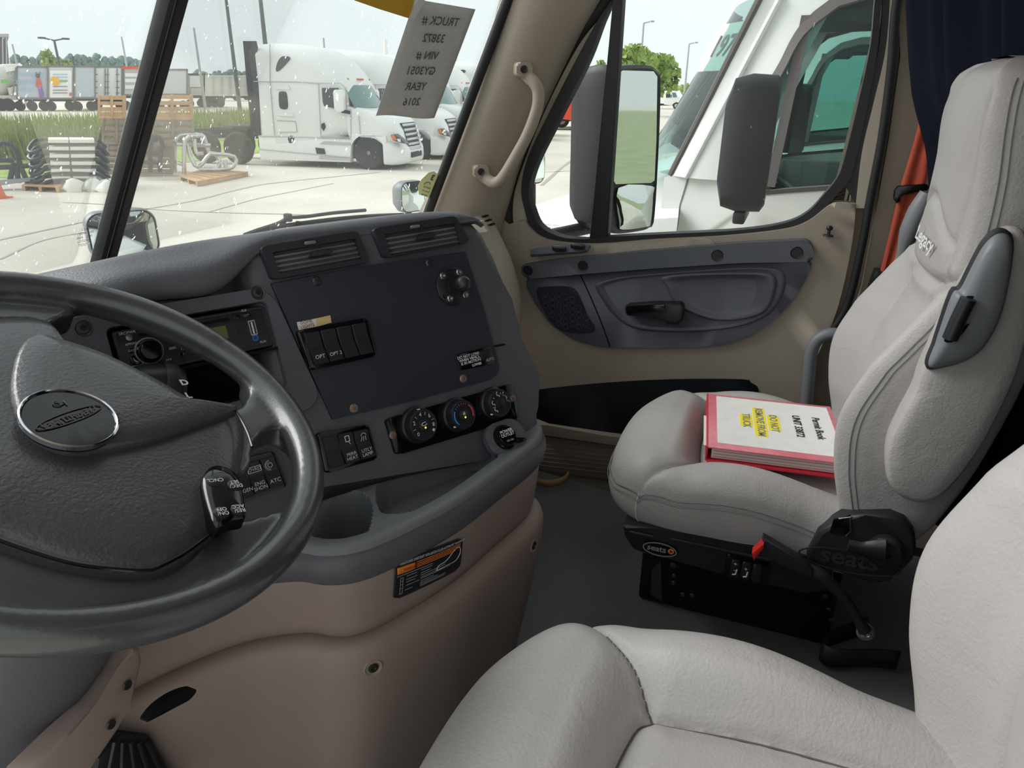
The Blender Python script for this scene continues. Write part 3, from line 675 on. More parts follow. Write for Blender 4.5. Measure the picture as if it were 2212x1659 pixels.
# radio bezel, radio and cubby
ob = [(-.215,-.135),(-.262,-.10),(-.262,.0),(-.235,.026),(-.10,.027),(.010,.028),(.016,.0),(.026,-.06),(.040,-.12),(.045,-.15)]
OB = spline([(a,b) for a,b in rrect(-.258,-.150,.030,.027,.03,6)], 1, True)
def tri(a, b): # right edge leans with the plate
    return (a + (.048-.008)*max(0,min(1,(.03-b)/.20))*max(0,(a+.1)/.13) - .022*max(0,(a+.1)/.13), b)
OB = [tri(*p) for p in OB]; IB = [(a,b) for a,b in spline(rrect(-.196,-.112,-.004,.007,.008,6), 1, True)]
rb = ring('radio_bezel', DF, OB, IB, .006, .06, 'carbon_grey', da, bev=.006)
for (x, y) in ((180,709),(557,632)):
    a, b = DF.ab(x,y,.006); rc = lathe('screw', [(.0095,.0),(.009,.0006),(.0072,-.0002),(.0062,.0012),(.0034,.0016),(.003,0),(0,0)], DF.P(a,b,.0062), DF.n, 'dark_bolt', rb, 18)
box('cubby_back', DF.P(-.10,-.05,-.062), .22, .15, .004, 'matte_black', da, R=Matrix((DF.u,DF.v,DF.n)).transposed())
for s_, (a, b, w_, h_) in enumerate(((-.10,-.113,.20,.004),(-.10,-.0565,.20,.004))):
    box('cubby_wall', DF.P(a,b,-.028), w_, h_, .066, 'matte_black', da, R=Matrix((DF.u,DF.v,DF.n)).transposed())
q = [(-.190,-.052),(-.008,-.052),(-.008,.002),(-.190,.002)]
rd = prism('radio', [DF.P(a,b,.003) for a,b in rrect(-.192,-.053,-.006,.003,.004,4)], -DF.n*.05, 'satin_black', da, bevel=.003, seg=2)
ring('radio_edge', DF, rrect(-.190,-.051,-.008,.001,.003,4), rrect(-.188,-.049,-.010,-.001,.003,4), .0040, .001, 'vent_black', rd)
ka, kb = DF.ab(325,757,.012)
lathe('volume_knob', [(.0145,0),(.0145,.003),(.0125,.004),(.0118,.013),(.0105,.0145),(0,.0145)], DF.P(ka,kb,.0035), DF.n, 'gloss_black', rd, 28)
lathe('knob_collar', [(.0165,0),(.0165,.002),(.0150,.003),(.0148,.001)], DF.P(ka,kb,.0035), DF.n, 'plastic_grey', rd, 28, cap=False)
def rbtn(x0,y0,x1,y1,s='',sz=.005,mm='gloss_black',c=.0055):
    p = [DF.ab(x,y,.005) for x,y in ((x0,y0),(x1,y1))]; a0,a1 = sorted((p[0][0],p[1][0])); b0,b1 = sorted((p[0][1],p[1][1]))
    bm = bmesh.new(); add_prism(bm, [DF.P(a,b,c) for a,b in rrect(a0,b0,a1,b1,.0012,2)], -DF.n*.003, .0007); o = finish('button', bm, mm, rd)
    if s: text('legend', s, DF, (a0+a1)/2, (b0+b1)/2, sz, 'grey_print', rd, c=c+.0004)
rbtn(277,753,299,760,'BAND',.0045); rbtn(280,770,306,786,'',.005); rbtn(385,762,407,768,'1'); rbtn(413,756,437,763,'2'); rbtn(441,751,463,758,'3'); rbtn(469,745,491,752,'4')
rbtn(504,682,519,688,'',.004); rbtn(523,677,542,684,'DISP',.0035)
a, b = DF.ab(292,778,.006); text('legend', '(', DF, a, b, .008, 'white_print', rd, c=.006, rot=.7)
for (x, y, s_, z_) in ((275,719,'SRC/PWR',.0038),(283,743,'APM/M/',.0034),(404,752,'FOLDER',.0036),(301,793,'PHONE/\nREPLAY',.0036),(527,671,'CLK',.0034),(568,738,'AUX',.0036),(350,730,'>>|',.004),(365,777,'|<<',.004),(373,752,'SEEK',.0036)):
    a, b = DF.ab(x,y,.004); text('legend', s_, DF, a, b, z_*1.15, 'white_print', rd, c=.0042)
p = [DF.ab(x,y,.004) for x,y in ((390,728),(520,745))]
prism('display', [DF.P(a,b,.0042) for a,b in rrect(p[0][0],-.033,-.050,-.012,.001,2)], -DF.n*.001, 'gloss_black', rd)
prism('display_lcd', [DF.P(a,b,.0046) for a,b in rrect(p[0][0]+.002,-.0315,-.062,-.0145,.001,2)], -DF.n*.001, 'lcd_green', rd)
p = [DF.ab(x,y,.004) for x,y in ((300,726),(470,700))]
prism('disc_slot', [DF.P(a,b,.0044) for a,b in rrect(p[0][0],-.0085,-.055,-.0050,.001,2)], -DF.n*.001, 'matte_black', rd)
lathe('power_button', [(.0042,0),(.0038,.002),(0,.0024)], DF.P(*DF.ab(279,729,.004),.003), DF.n, 'bolt_steel', rd, 14)
ua, ub = DF.ab(546,708,.005)
ring('usb_port', DF, rrect(ua-.0045,ub-.0100,ua+.0045,ub+.0100,.001,2), rrect(ua-.0032,ub-.0085,ua+.0032,ub+.0085,.0005,2), .0055, .004, 'bolt_steel', rd)
prism('usb_tongue', [DF.P(ua+x_,ub+y_,.0048) for x_,y_ in ((-.0008,-.008),(.0012,-.008),(.0012,.008),(-.0008,.008))], -DF.n*.003, 'white_print', rd)
ja, jb = DF.ab(552,730,.005); lathe('aux_jack', [(.0042,0),(.0042,.0012),(.0026,.0014),(.0024,0),(0,0)], DF.P(ja,jb,.0035), DF.n, 'blue_jack', rd, 18)
# ---------------------------------------------------------------- tray and console
lipc = [(-.62,.70),(-.50,.66),(-.40,.60),(-.350,.535),(-.339,.489),(-.317,.455),(-.268,.425),(-.167,.385),(-.06,.362),(.02,.346),(.070,.343),(.108,.358),(.130,.395),(.140,.48),(.145,.62),(.145,.95)]
LC = spline([(x,y,0) for x,y in lipc], 8)
def offset_curve(C, d):
    out = []
    for i, p in enumerate(C):
        t = (C[min(i+1,len(C)-1)]-C[max(i-1,0)]).normalized(); nrm = Vector((t.y,-t.x,0)); out.append(p+nrm*d)
    return out
def lev(d, z): return [Vector((p.x,p.y,z)) for p in offset_curve(LC, d)]
loft('tray_lip', [lev(-.022,1.857), lev(-.006,1.861), lev(.001,1.860), lev(.004,1.856), lev(.004,1.847)], 'tray_grey', da, angle=60)
loft('console_band', [lev(.001,1.851), lev(.006,1.848), lev(.010,1.838), lev(.011,1.826), lev(.008,1.812), lev(.002,1.802), lev(-.004,1.799)], 'dash_grey', da, angle=50)
loft('console_upper', [lev(-.002,1.803), lev(-.001,1.800), lev(.000,1.790), lev(-.003,1.76), lev(-.007,1.725), lev(-.012,1.704), lev(-.025,1.698)], 'beige_console', da, angle=60)
def lowlev(d, z, fwd=0):
    out = []
    for p in offset_curve(LC, d): out.append(Vector((p.x+fwd*.25, p.y+fwd, z)))
    return out
loft('console_lower', [lowlev(-.020,1.703), lowlev(-.006,1.704), lowlev(.006,1.698), lowlev(.011,1.682), lowlev(.009,1.64), lowlev(.004,1.58,.004), lowlev(.0,1.48,.018), lowlev(-.002,1.40,.032), lowlev(-.002,1.325,.045)], 'beige_console', da, angle=70)
for (x, y, z_) in ((794,1392,1.66),(1143,1170,1.66)):
    p = AZ(x,y,z_); t = Vector((-.60,-.80,0)).normalized() if x < 1000 else Vector((.75,-.66,0)).normalized()
    # project on the lower panel by stepping to its nearest curve point
    best = min(lowlev(.0095,z_), key=lambda q: ((q-CAM).normalized()-(p-CAM).normalized()).length)
    i_ = lowlev(.0095,z_).index(best); tt = (LC[i_+1]-LC[i_-1]).normalized(); nrm = Vector((tt.y,-tt.x,.03)).normalized()
    rc = lathe('screw_recess', [(.014,.0005),(.0125,.002),(.010,.0008),(.009,.0002),(0,.0002)], best, nrm, 'beige_console', da, 20)
    lathe('screw', [(.0075,.0003),(.0072,.002),(.0038,.0026),(.003,.001),(0,.001)], best, nrm, 'dark_bolt', rc, 14)
# tray: height field between the dash face and the lip
bp = [AZ(x,y,1.862) for x,y in ((560,1130),(660,1092),(735,1066),(800,1030),(860,1008),(930,985),(1010,962),(1050,940),(1085,925),(1118,930),(1140,942))]
ip = offset_curve(LC, -.004); sel = [p for p in ip if p.y < .60 and p.x < .09]
def resample(C, n):
    C = [Vector((p.x,p.y,0)) for p in C]; d_ = [0]
    for a_, b_ in zip(C, C[1:]): d_.append(d_[-1]+(b_-a_).length)
    out = []
    for k in range(n):
        s_ = d_[-1]*k/(n-1); j = int(np.clip(np.searchsorted(d_, s_)-1, 0, len(C)-2)); out.append(C[j].lerp(C[j+1], (s_-d_[j])/max(1e-9,d_[j+1]-d_[j])))
    return out
NB = 180; B_ = resample(spline([Vector((p.x+.012,p.y+.024,0)) for p in bp], 8), NB); I_ = resample(sel, NB)
bino = [AZ(x,y,1.86) for x,y in ((815,1052),(835,1025),(870,1010),(990,968),(1035,955),(1066,962),(1072,985),(1040,1012),(975,1060),(915,1092),(860,1104),(822,1098))]
cupo = [AZ(x,y,1.86) for x,y in ((700,1090),(735,1064),(768,1060),(792,1072),(800,1100),(792,1140),(770,1166),(735,1172),(700,1165),(672,1140))]
def sdist(P, x, y):
    ins = False; dm = 9
    for q_ in range(len(P)):
        a_, b_ = P[q_], P[q_-1]
        if (a_.y > y) != (b_.y > y) and x < (b_.x-a_.x)*(y-a_.y)/(b_.y-a_.y)+a_.x: ins = not ins
        dx, dy = b_.x-a_.x, b_.y-a_.y; t = max(0,min(1,((x-a_.x)*dx+(y-a_.y)*dy)/(dx*dx+dy*dy+1e-12)))
        dm = min(dm, math.hypot(x-a_.x-dx*t, y-a_.y-dy*t))
    return -dm if ins else dm
BO = spline(bino, 3, True); CO = spline(cupo, 3, True)
c2 = AZ(893,1078,1.86)
rows = []
for j in range(72):
    t = j/71; r = []
    for k in range(NB):
        p = B_[k].lerp(I_[k], t); z = 1.858
        d_ = sdist(BO, p.x, p.y); z -= .046*min(1,max(0,(-d_)/.006+.3)) if d_ < .002 else 0
        d3 = math.hypot(p.x-c2.x, p.y-c2.y)-.036
        if d_ < -.002 and d3 < .002: z -= .03*min(1,max(0,-d3/.005+.3))
        d_ = sdist(CO, p.x, p.y); z -= .075*min(1,max(0,(-d_)/.007+.3)) if d_ < .002 else 0
        r.append(Vector((p.x,p.y,z if j else 1.915)))
    rows.append(r)
loft('cup_tray', rows, 'tray_grey', da, angle=50)
# power outlet at the right end of the tray
p = AZ(1090,945,1.875); Fo = Frame(p, _U, (_N.cross(_U)*.35-_nh*.0+Vector((.30,.62,.45))).normalized())
Fo = Frame(p, _U, (Vector((-.2,.75,.62))-_U*_U.dot(Vector((-.2,.75,.62)))).normalized())
po = lathe('power_outlet', [(.0215,-.006),(.0215,.001),(.020,.004),(.0172,.0045),(.0168,.009),(.0152,.011),(0,.0112)], Fo.o, Fo.n, 'gloss_black', da, 36)
prism('outlet_plate', [Fo.P(a,b,.001) for a,b in rrect(-.034,-.026,.042,.028,.022,6)], -Fo.n*.012, 'dash_grey', po, bevel=.003, seg=2)
text('legend', 'POWER\nOUTLET', Fo, 0, .004, .0072, 'white_print', po, c=.0118, ysp=.85, bold=.0002)
text('legend', '12V-15A', Fo, 0, -.009, .0042, 'white_print', po, c=.0118)
prism('outlet_tab', [Fo.P(a,b,.010) for a,b in ((.010,-.012),(.018,-.008),(.031,-.013),(.033,-.017),(.020,-.018))], -Fo.n*.008, 'gloss_black', po, bevel=.002)
# passenger side of the dash: beige, runs to the door
pp = spline([AX(x,y,.92) for x,y in ((990,478),(1018,466),(1045,463),(1068,480),(1080,500),(1108,560),(1128,625),(1134,665),(1130,705),(1117,735))], 5)
pp = [AX(1000,560,.92)+Vector((0,.2,0))] + pp
xs = [.13,.4,.7,.86,.90,.925,.945]
rows = []
cx_ = sum(pp, Vector())/len(pp)
for k, x in enumerate(xs):
    s_ = [1,1,1,1,.985,.95,.85][k]
    rows.append([Vector((x, cx_.y+.1+(p.y-cx_.y-.1)*s_, cx_.z+(p.z-cx_.z)*s_)) for p in pp])
loft('passenger_dash', rows, 'beige_light', da, cap1=True, angle=60)
p2 = spline([AX(x,y,.92) for x,y in ((1112,735),(1120,745),(1128,780),(1135,830),(1120,880),(1090,905))], 4)
rows = [[Vector((x,p.y,p.z)) for p in p2]+[Vector((x,p2[-1].y+.35,p2[-1].z))] for x in (.14,.5,.9,.93)]
loft('knee_panel', rows, 'beige_console', da, cap1=True, angle=60)
# glovebox seam and defroster outlets
gs = spline([AX(x,y,.925) for x,y in ((1043,530),(1065,540),(1088,580),(1104,640),(1108,690),(1100,725))], 6)
tube('glovebox_seam', [Vector((p.x-.02,p.y,p.z)) for p in gs], .0022, 'dash_grey', da, 6)
vb = [AX(x,y,.80) for x,y in ((1022,478),(1044,476),(1058,498),(1036,502))]
nb = ((vb[1]-vb[0]).cross(vb[3]-vb[0])).normalized(); nb = nb if nb.z > 0 else -nb
dv = prism('side_vent', [p+nb*.004 for p in vb], -nb*.02, 'beige_light', da, bevel=.002)
for k in range(5):
    t = k/5+.1; a_ = vb[0].lerp(vb[3],t); b_ = vb[1].lerp(vb[2],t)
    tube('vent_slot', [a_.lerp(b_,.12)+nb*.0042, a_.lerp(b_,.88)+nb*.0042], .0016, 'tray_grey', dv, 6)
for k in range(3):
    p = AX(1048+7*k, 470+9*k, .86)
    box('defrost_slot', p+EZ*.004, .03, .010, .004, 'matte_black', da, bevel=.001)
# warning plate on the beige console
WQ = [(847,1212),(858,1202),(985,1157),(995,1163),(996,1215),(980,1238),(858,1296),(847,1296)]
def onlip(px, py, dd=.001):
    # meet of the pixel ray with the upper beige band (vertical curtain of the lip curve)
    r_ = ray(px,py); best = None; Cc = offset_curve(LC, -.006+dd)
    for a_, b_ in zip(Cc, Cc[1:]):
        e = b_-a_; det = r_.x*(-e.y)+r_.y*e.x
        if abs(det) < 1e-9: continue
        t = ((a_.x-CAM.x)*(-e.y)+(a_.y-CAM.y)*e.x)/det; s_ = (r_.x*(a_.y-CAM.y)-r_.y*(a_.x-CAM.x))/det
        if 0 <= s_ <= 1 and t > 0 and (best is None or t < best): best = t
    return CAM+r_*best
class CurveFrame:
    """label coordinates laid on the curved beige band: a along the band, b up, c out"""
    def __init__(s):
        s.C = [Vector((p.x,p.y,0)) for p in LC]; s.S = [0]
        for a_, b_ in zip(s.C, s.C[1:]): s.S.append(s.S[-1]+(b_-a_).length)
        s.n = Vector((-.5,-.85,0)).normalized(); s.o = onlip(920,1215)
    def P(s, a, b, c=0):
        j = int(np.clip(np.searchsorted(s.S, a)-1, 0, len(s.C)-2)); t = (a-s.S[j])/(s.S[j+1]-s.S[j])
        tg = lambda i: (s.C[min(i+1,len(s.C)-1)]-s.C[max(i-1,0)]).normalized()
        e = tg(j).lerp(tg(j+1), t).normalized(); nrm = Vector((e.y,-e.x,0)); p = s.C[j].lerp(s.C[j+1], t)
        d = float(np.interp(b, [1.704,1.725,1.76,1.79,1.80], [-.012,-.007,-.003,.0,-.001]))+.0012+c
        return Vector((p.x,p.y,b))+nrm*d
    def ab(s, px, py, c=0):
        q = onlip(px,py,.003); k = min(range(len(s.C)), key=lambda i: (s.C[i].x-q.x)**2+(s.C[i].y-q.y)**2)
        e = (s.C[min(k+1,len(s.C)-1)]-s.C[max(k-1,0)]).normalized(); return (s.S[k]+(Vector((q.x,q.y,0))-s.C[k]).dot(e), q.z)
WF = CurveFrame()
wl = empty('warning_label', WF.o, 'black shift-instruction label with orange warning block on beige console', 'label')
wq = [WF.ab(x,y) for x,y in ((848,1210),(995,1156),(996,1228),(848,1298))]
def wgrid(name, s0, t0, s1, t1, c, material, r=0, ns=24, nt=12):
    bm = bmesh.new(); rows_ = []
    for j_ in range(nt+1):
        t = t0+(t1-t0)*j_/nt; e = 0
        if r:
            dt = min(t-t0, t1-t); e = r*(1-math.sqrt(max(0,1-(1-min(1,dt/(r*1.6)))**2)))
        rows_.append([WF.P(*wt(s0+e+(s1-s0-2*e)*i_/ns, t), c) for i_ in range(ns+1)])
    add_grid(bm, rows_); o = finish(name, bm, material, wl); md = o.modifiers.new('thickness','SOLIDIFY'); md.thickness = .0008; return o
def wt(s, t): return L2(L2(wq[0],wq[1],s), L2(wq[3],wq[2],s), t)
wgrid('label_plate', 0, 0, 1, 1, 0, 'satin_black', .09)
sk = math.atan2(wt(1,.2)[1]-wt(0,.2)[1], wt(1,.2)[0]-wt(0,.2)[0])
def wtext(s, a, b, z, mm, al='LEFT', **k): x, y = wt(a,b); text('lettering', s, WF, x, y, z, mm, wl, align=al, rot=sk, c=.0032, **k)
LW = math.hypot(wt(1,.5)[0]-wt(0,.5)[0], wt(1,.5)[1]-wt(0,.5)[1])
wtext('FREIGHTLINER SMARTSHIFT WITH EATON FULLER AUTOMATED TRANSMISSION', .06,.09, LW*.047, 'white_print', sx=.56)
wgrid('warning_block', .035, .18, .27, .34, .0009, 'orange_print', 0, 8, 3)
wtext('WARNING', .10,.26, LW*.045, 'satin_black', sx=.85); x, y = wt(.065,.27)
prism('warning_triangle', [WF.P(x+dx*LW,y+dy*LW,.0016) for dx,dy in ((-.018,-.016),(.018,-.016),(0,.02))], -WF.n*.0006, 'satin_black', wl)
for k in range(4): tube('print_line', [WF.P(*wt(.29+(.67 if k < 3 else .59)*q/8,.19+.045*k),.0010) for q in range(9)], .0006, 'orange_print', wl, 4)
for (s0, s1, t) in ((.03,.52,.40),(.16,.30,.47),(.16,.31,.56),(.16,.28,.63),(.16,.34,.72),(.15,.25,.84),(.36,.52,.46),(.36,.50,.54),(.36,.72,.60),(.36,.80,.66),(.36,.80,.70),(.36,.55,.77),(.36,.62,.82),(.36,.74,.87),(.36,.72,.91)):
    tube('print_line', [WF.P(*wt(s0+(s1-s0)*q/6,t),.0009) for q in range(7)], .0006, 'grey_print', wl, 4)
ring('shift_gate', WF, [wt(*p) for p in ((.08,.46),(.12,.46),(.12,.90),(.08,.90))], [wt(*p) for p in ((.087,.475),(.113,.475),(.113,.885),(.087,.885))], .0012, .0006, 'grey_print', wl)
for t in (.56,.65,.75): tube('print_line', [WF.P(*wt(.08,t),.0010), WF.P(*wt(.12,t),.0010)], .0005, 'grey_print', wl, 4)
tube('lever_drawing', [WF.P(*wt(s,t),.0010) for s,t in ((.60,.62),(.62,.55),(.74,.50),(.86,.30),(.93,.27),(.97,.38),(.95,.55),(.88,.66),(.74,.66),(.60,.68))], .0006, 'white_print', wl, 4, sm=4, closed=True)
# ================================================================ seats
mat('seam_dark', (92,90,90), .8)
SX = .513
def sstep(a, b, x):
    t = min(max((x-a)/(b-a), 0), 1); return t*t*(3-2*t)
def seg_d(P, x, y):
    dm = 9
    for (x1,y1),(x2,y2) in zip(P, P[1:]):
        dx, dy = x2-x1, y2-y1; t = max(0,min(1,((x-x1)*dx+(y-y1)*dy)/(dx*dx+dy*dy+1e-12))); dm = min(dm, math.hypot(x-x1-dx*t, y-y1-dy*t))
    return dm
def make_cushion(parent, X0, Y0=0, Z0=0):
    ol = spline([(-.225,-.23),(-.240,-.10),(-.246,.03),(-.240,.14),(-.215,.22),(-.16,.268),(-.08,.288),(.08,.288),(.16,.268),(.215,.22),(.240,.14),(.246,.03),(.240,-.10),(.225,-.23),(0,-.235)], 20, True)
    J = [(-.125,.085),(-.10,.100),(0,.110),(.10,.100),(.125,.085)]
    seams = [[(s*p[0],p[1]) for p in J] for s in (1,)] + [[(s*.125,.085),(s*.135,.0),(s*.140,-.1),(s*.145,-.23)] for s in (-1,1)] + [[(s*.125,.085),(s*.165,.115),(s*.205,.165),(s*.24,.215)] for s in (-1,1)]
    seams = [[(a,b) for a,b in spline(q, 5)] for q in seams]
    def H(a, b):
        z = 1.690
        side = sstep(.125,.185,abs(a)); fb = sstep(.085,.16,b)
        z += side*(1-fb)*(.050*math.exp(-((b-.01)/.17)**2)-.004)
        z += fb*(.030-.030*sstep(.18,.29,b))
        z += .010*math.exp(-(a/.09)**2)*(1-fb)*math.exp(-((b+.02)/.12)**2)
        z += .012*fb*math.exp(-(a/.15)**2)
        d = min(seg_d(q, a, b) for q in seams)
        z -= .009*math.exp(-(d/.0045)**2)+.009*math.exp(-(d/.020)**2)
        return z
    rows = []; R = .050
    rho = [k/64*.78 for k in range(65)]+[.80,.82,.84,.86,.88,.90,.92,.94,.955,.97,.98,.99,.996,1.0]
    def sp(p): return (0.0, max(-.10, min(.10, p[1]*.5)))
    for r in rho:
        row = []
        for p in ol:
            s = sp(p); a, b = s[0]+(p[0]-s[0])*r, s[1]+(p[1]-s[1])*r
            e = max(0,(r-.78)/.22); z = H(a,b)-R*(1-math.sqrt(max(0,1-e*e)))
            row.append(Vector((X0+a, Y0+b, Z0+z)))
        rows.append(row)
    top = rows[-1]
    for k, (sc_, zz) in enumerate(((1.012,.25),(1.014,.5),(1.0,.75),(.97,.93),(.93,1.0),(.6,1.0))):
        rows.append([Vector((X0+p[0]*sc_, Y0+(p[1]*sc_ if p[1] > 0 else p[1]), t.z+(Z0+1.575-t.z)*zz)) for p, t in zip(ol, top)])
    bm = bmesh.new(); add_grid(bm, rows, closed_u=True, cap1=True)
    bm.faces.new([v for v in bm.verts[:len(ol)]][::-1]) if False else None
    o = finish('cushion', bm, 'leather', parent, angle=80)
    for q in seams:
        pp_ = [(a,b) for a,b in q if abs(a) < .20 and b > -.2 and b < .20]
        if len(pp_) > 2: tube('panel_seam', [Vector((X0+a,Y0+b,Z0+H(a,b)+.0008)) for a,b in pp_], .0012, 'seam_dark', o, 5)
    # perimeter stitching and corner seams
    pst = [p+Vector(((p.x-X0)*.012,(p.y-Y0)*.012,-.006)) for p in top]
    sel = [p for p in pst if p.y-Y0 > -.2]
    i0 = max(range(len(pst)), key=lambda i: (pst[i]-pst[i-1]).length if False else 0)
    path = [p for p in pst]
    tube('seam_stitch', path, .0013, 'stitch', o, 5, closed=True)
    tube('seam_stitch', [p+Vector(((p.x-X0)*.012,(p.y-Y0)*.012,-.010)) for p in path], .0009, 'stitch', o, 5, closed=True)
    for s in (-1, 1):
        k = min(range(len(ol)), key=lambda i: (ol[i][0]-s*.225)**2+(ol[i][1]-.20)**2)
        tube('corner_seam', [rows[j][k]+Vector(((rows[j][k].x-X0)*.008,(rows[j][k].y-Y0)*.008,0)) for j in range(len(rho)-1, len(rows)-2)], .0012, 'stitch_pale', o, 5)
    return o
def make_back(parent, X0, Y0=0, Z0=0):
    zs = [1.60,1.64,1.70,1.80,1.89,1.98,2.03,2.07,2.10,2.14,2.20,2.28,2.36,2.41,2.435,2.450,2.457]
    hw = [.190,.222,.240,.245,.244,.240,.237,.233,.228,.224,.222,.219,.212,.198,.180,.140,.06]
    F =  [-.185,-.172,-.158,-.133,-.128,-.158,-.188,-.212,-.232,-.243,-.250,-.248,-.240,-.240,-.248,-.265,-.290]
    Bk = [-.28,-.30,-.325,-.355,-.375,-.39,-.395,-.398,-.40,-.40,-.398,-.39,-.375,-.36,-.35,-.335,-.315]
    rc = [.0,.02,.045,.055,.055,.045,.034,.022,-.004,-.016,-.022,-.020,-.014,-.008,-.004,0,0]
    rows = []; NZ = 110; tops = []
    for k in range(NZ):
        t = k/(NZ-1); z = zs[0]+(zs[-1]-zs[0])*(1-(1-t)**1.35)
        h, f, b, r = [sinterp(zs, q, z) for q in (hw, F, Bk, rc)]
        cp = [(-1.0,f-.075),(-1.0,f-.045),(-.975,f-.018),(-.92,f-.002),(-.82,f-.004-r*.12),(-.70,f-.010-r*.45),(-.58,f-.010-r*.85),(-.45,f-.006-r),(-.22,f+.001-r),(0,f+.003-r)]
        cp = cp+[(-a,y) for a,y in cp[-2::-1]]
        sd = [(.995,(f+b)/2-.02),(.97,b+.04),(.90,b+.012),(.70,b),(.35,b-.006),(0,b-.008)]
        cp = cp+sd+[(-a,y) for a,y in sd[-2::-1]]
        lp = spline([(a*h,y) for a,y in cp], 6, True)
        row = []
        for a, y in lp:
            if y > f-.075:
                g = .011*math.exp(-((abs(a)-.118)/.007)**2)*(1-sstep(2.07,2.10,z))
                zc = 2.105+.020*sstep(.10,.2,abs(a))
                g += .020*math.exp(-((z-zc)/.010)**2)
                zh = 2.235-.06*sstep(.02,.16,abs(a))  # headrest pillow seam
                g += .010*math.exp(-((z-zh)/.008)**2)*(1-sstep(.13,.17,abs(a)))
                g += .008*math.exp(-((abs(a)-(.150+.03*sstep(2.15,2.4,z)))/.007)**2)*sstep(2.11,2.15,z)*(1-sstep(2.38,2.42,z))
                y -= g
            row.append(Vector((X0+a, Y0+y, Z0+z)))
        rows.append(row)
    bm = bmesh.new(); add_grid(bm, rows, closed_u=True, cap0=True, cap1=True)
    o = finish('backrest', bm, 'leather', parent, angle=80)
    n = len(rows[0])
    for s, i0 in ((-1,10),(1,102)):
        for j, off in ((10,.0012),(8,.0012)):
            k = j if s < 0 else 108-j
            tube('edge_stitch', [r[k]+Vector((s*.0006,.0004,0)) for r in rows[8:-10]], .0012 if j == 10 else .0010, 'stitch', o, 5)
    return o
ps = empty('passenger_seat', (SX,-.05,FLZ), 'grey leather passenger seat with folded armrest on black base', 'seat')
make_cushion(ps, SX); bk = make_back(ps, SX)
# legacy embroidery on the headrest
Fe = Frame(AX(2012,517,.55), Vector((.93,-.33,-.10)), Vector((.05,-.25,.97)))
p = AX(2012,517,.54)
def PX(pts, x, n=0):
    q = [AX(a,b,x) for a,b in pts]; return spline(q, n, True) if n else q
text('embroidery', 'Legacy', Frame(Vector((.458,-.226,2.168)), Vector((-.98,-.15,-.10)), Vector((-.08,0,1))), 0, 0, .036, 'white_print', ps, c=.006, shear=.3, bold=.0005)
# folded armrest: leather pad and grey grip housing
XA = .225
ao = [(1992,800),(1975,850),(1945,905),(1922,955),(1915,1000),(1922,1050),(1955,1082),(2005,1090),(2050,1060),(2110,985),(2165,885),(2205,790),(2235,660),(2240,560),(2215,505),(2170,505),(2120,560),(2070,640),(2030,720)]
A0 = PX(ao, XA, 5); ac = sum(A0, Vector())/len(A0)
bm = bmesh.new()
add_grid(bm, [[Vector((p.x+e, ac.y+(p.y-ac.y)*s, ac.z+(p.z-ac.z)*s)) for p in A0] for s, e in ((.97,.055),(1.0,.045),(1.01,.025),(1.0,.010),(.975,.002),(.93,-.002),(.7,-.006),(.3,-.008),(.02,-.008))], closed_u=True, cap0=True, cap1=True)
ar = finish('armrest', bm, 'leather', ps, angle=80)
tube('edge_stitch', [AX(*p,XA+.0005) for p in [(1992,822),(1965,890),(1938,960),(1930,1010),(1936,1045)]], .0012, 'stitch_pale', ar, 5, sm=5)
tube('edge_stitch', [AX(*p,XA+.006) for p in [(2035,1075),(2080,1020),(2135,925),(2180,825),(2212,700)]], .0014, 'stitch', ar, 5, sm=5)
gp = [(2150,516),(2172,514),(2186,528),(2187,560),(2178,620),(2160,690),(2125,752),(2085,780),(2030,794),(2012,792),(2012,775),(2024,745),(2030,726),(2060,640),(2078,628),(2100,585),(2125,540)]
hole = [(2080,648),(2108,640),(2112,660),(2100,690),(2084,715),(2062,738),(2040,738),(2050,715)]
G0 = PX(gp, XA-.022, 4); gc = sum(G0, Vector())/len(G0)
bm = bmesh.new(); add_grid(bm, [[Vector((p.x+e, gc.y+(p.y-gc.y)*s, gc.z+(p.z-gc.z)*s)) for p in G0] for s, e in ((1.06,.026),(1.05,.012),(1.0,.004),(.94,-.002),(.85,-.006),(.5,-.010),(.02,-.011))], closed_u=True, cap1=True)
gh_ = finish('grip_housing', bm, 'plastic_grey', ar, angle=60)
bm = bmesh.new(); add_grid(bm, [[Vector((p.x+e, gc.y+(p.y-gc.y)*s, gc.z+(p.z-gc.z)*s)) for p in G0] for s, e in ((1.09,.028),(1.09,.016),(1.055,.010))], closed_u=True); finish('housing_gasket', bm, 'rubber', ar)
prism('grip_recess', PX(hole, XA-.0325, 3), (.006,0,0), 'matte_black', ar, bevel=.001)
tube('grip_bar', [AX(2092,645,XA-.040), AX(2070,690,XA-.040), AX(2052,732,XA-.040)], .0105, 'satin_black', ar, 14)
# far armrest glimpsed beyond the backrest
tube('far_armrest', [AX(*p,.80) for p in [(2006,418),(1985,455),(1964,500),(1950,545),(1935,590)]], [.018,.022,.020,.012,.010], 'plastic_grey', ps, 10, sm=3)
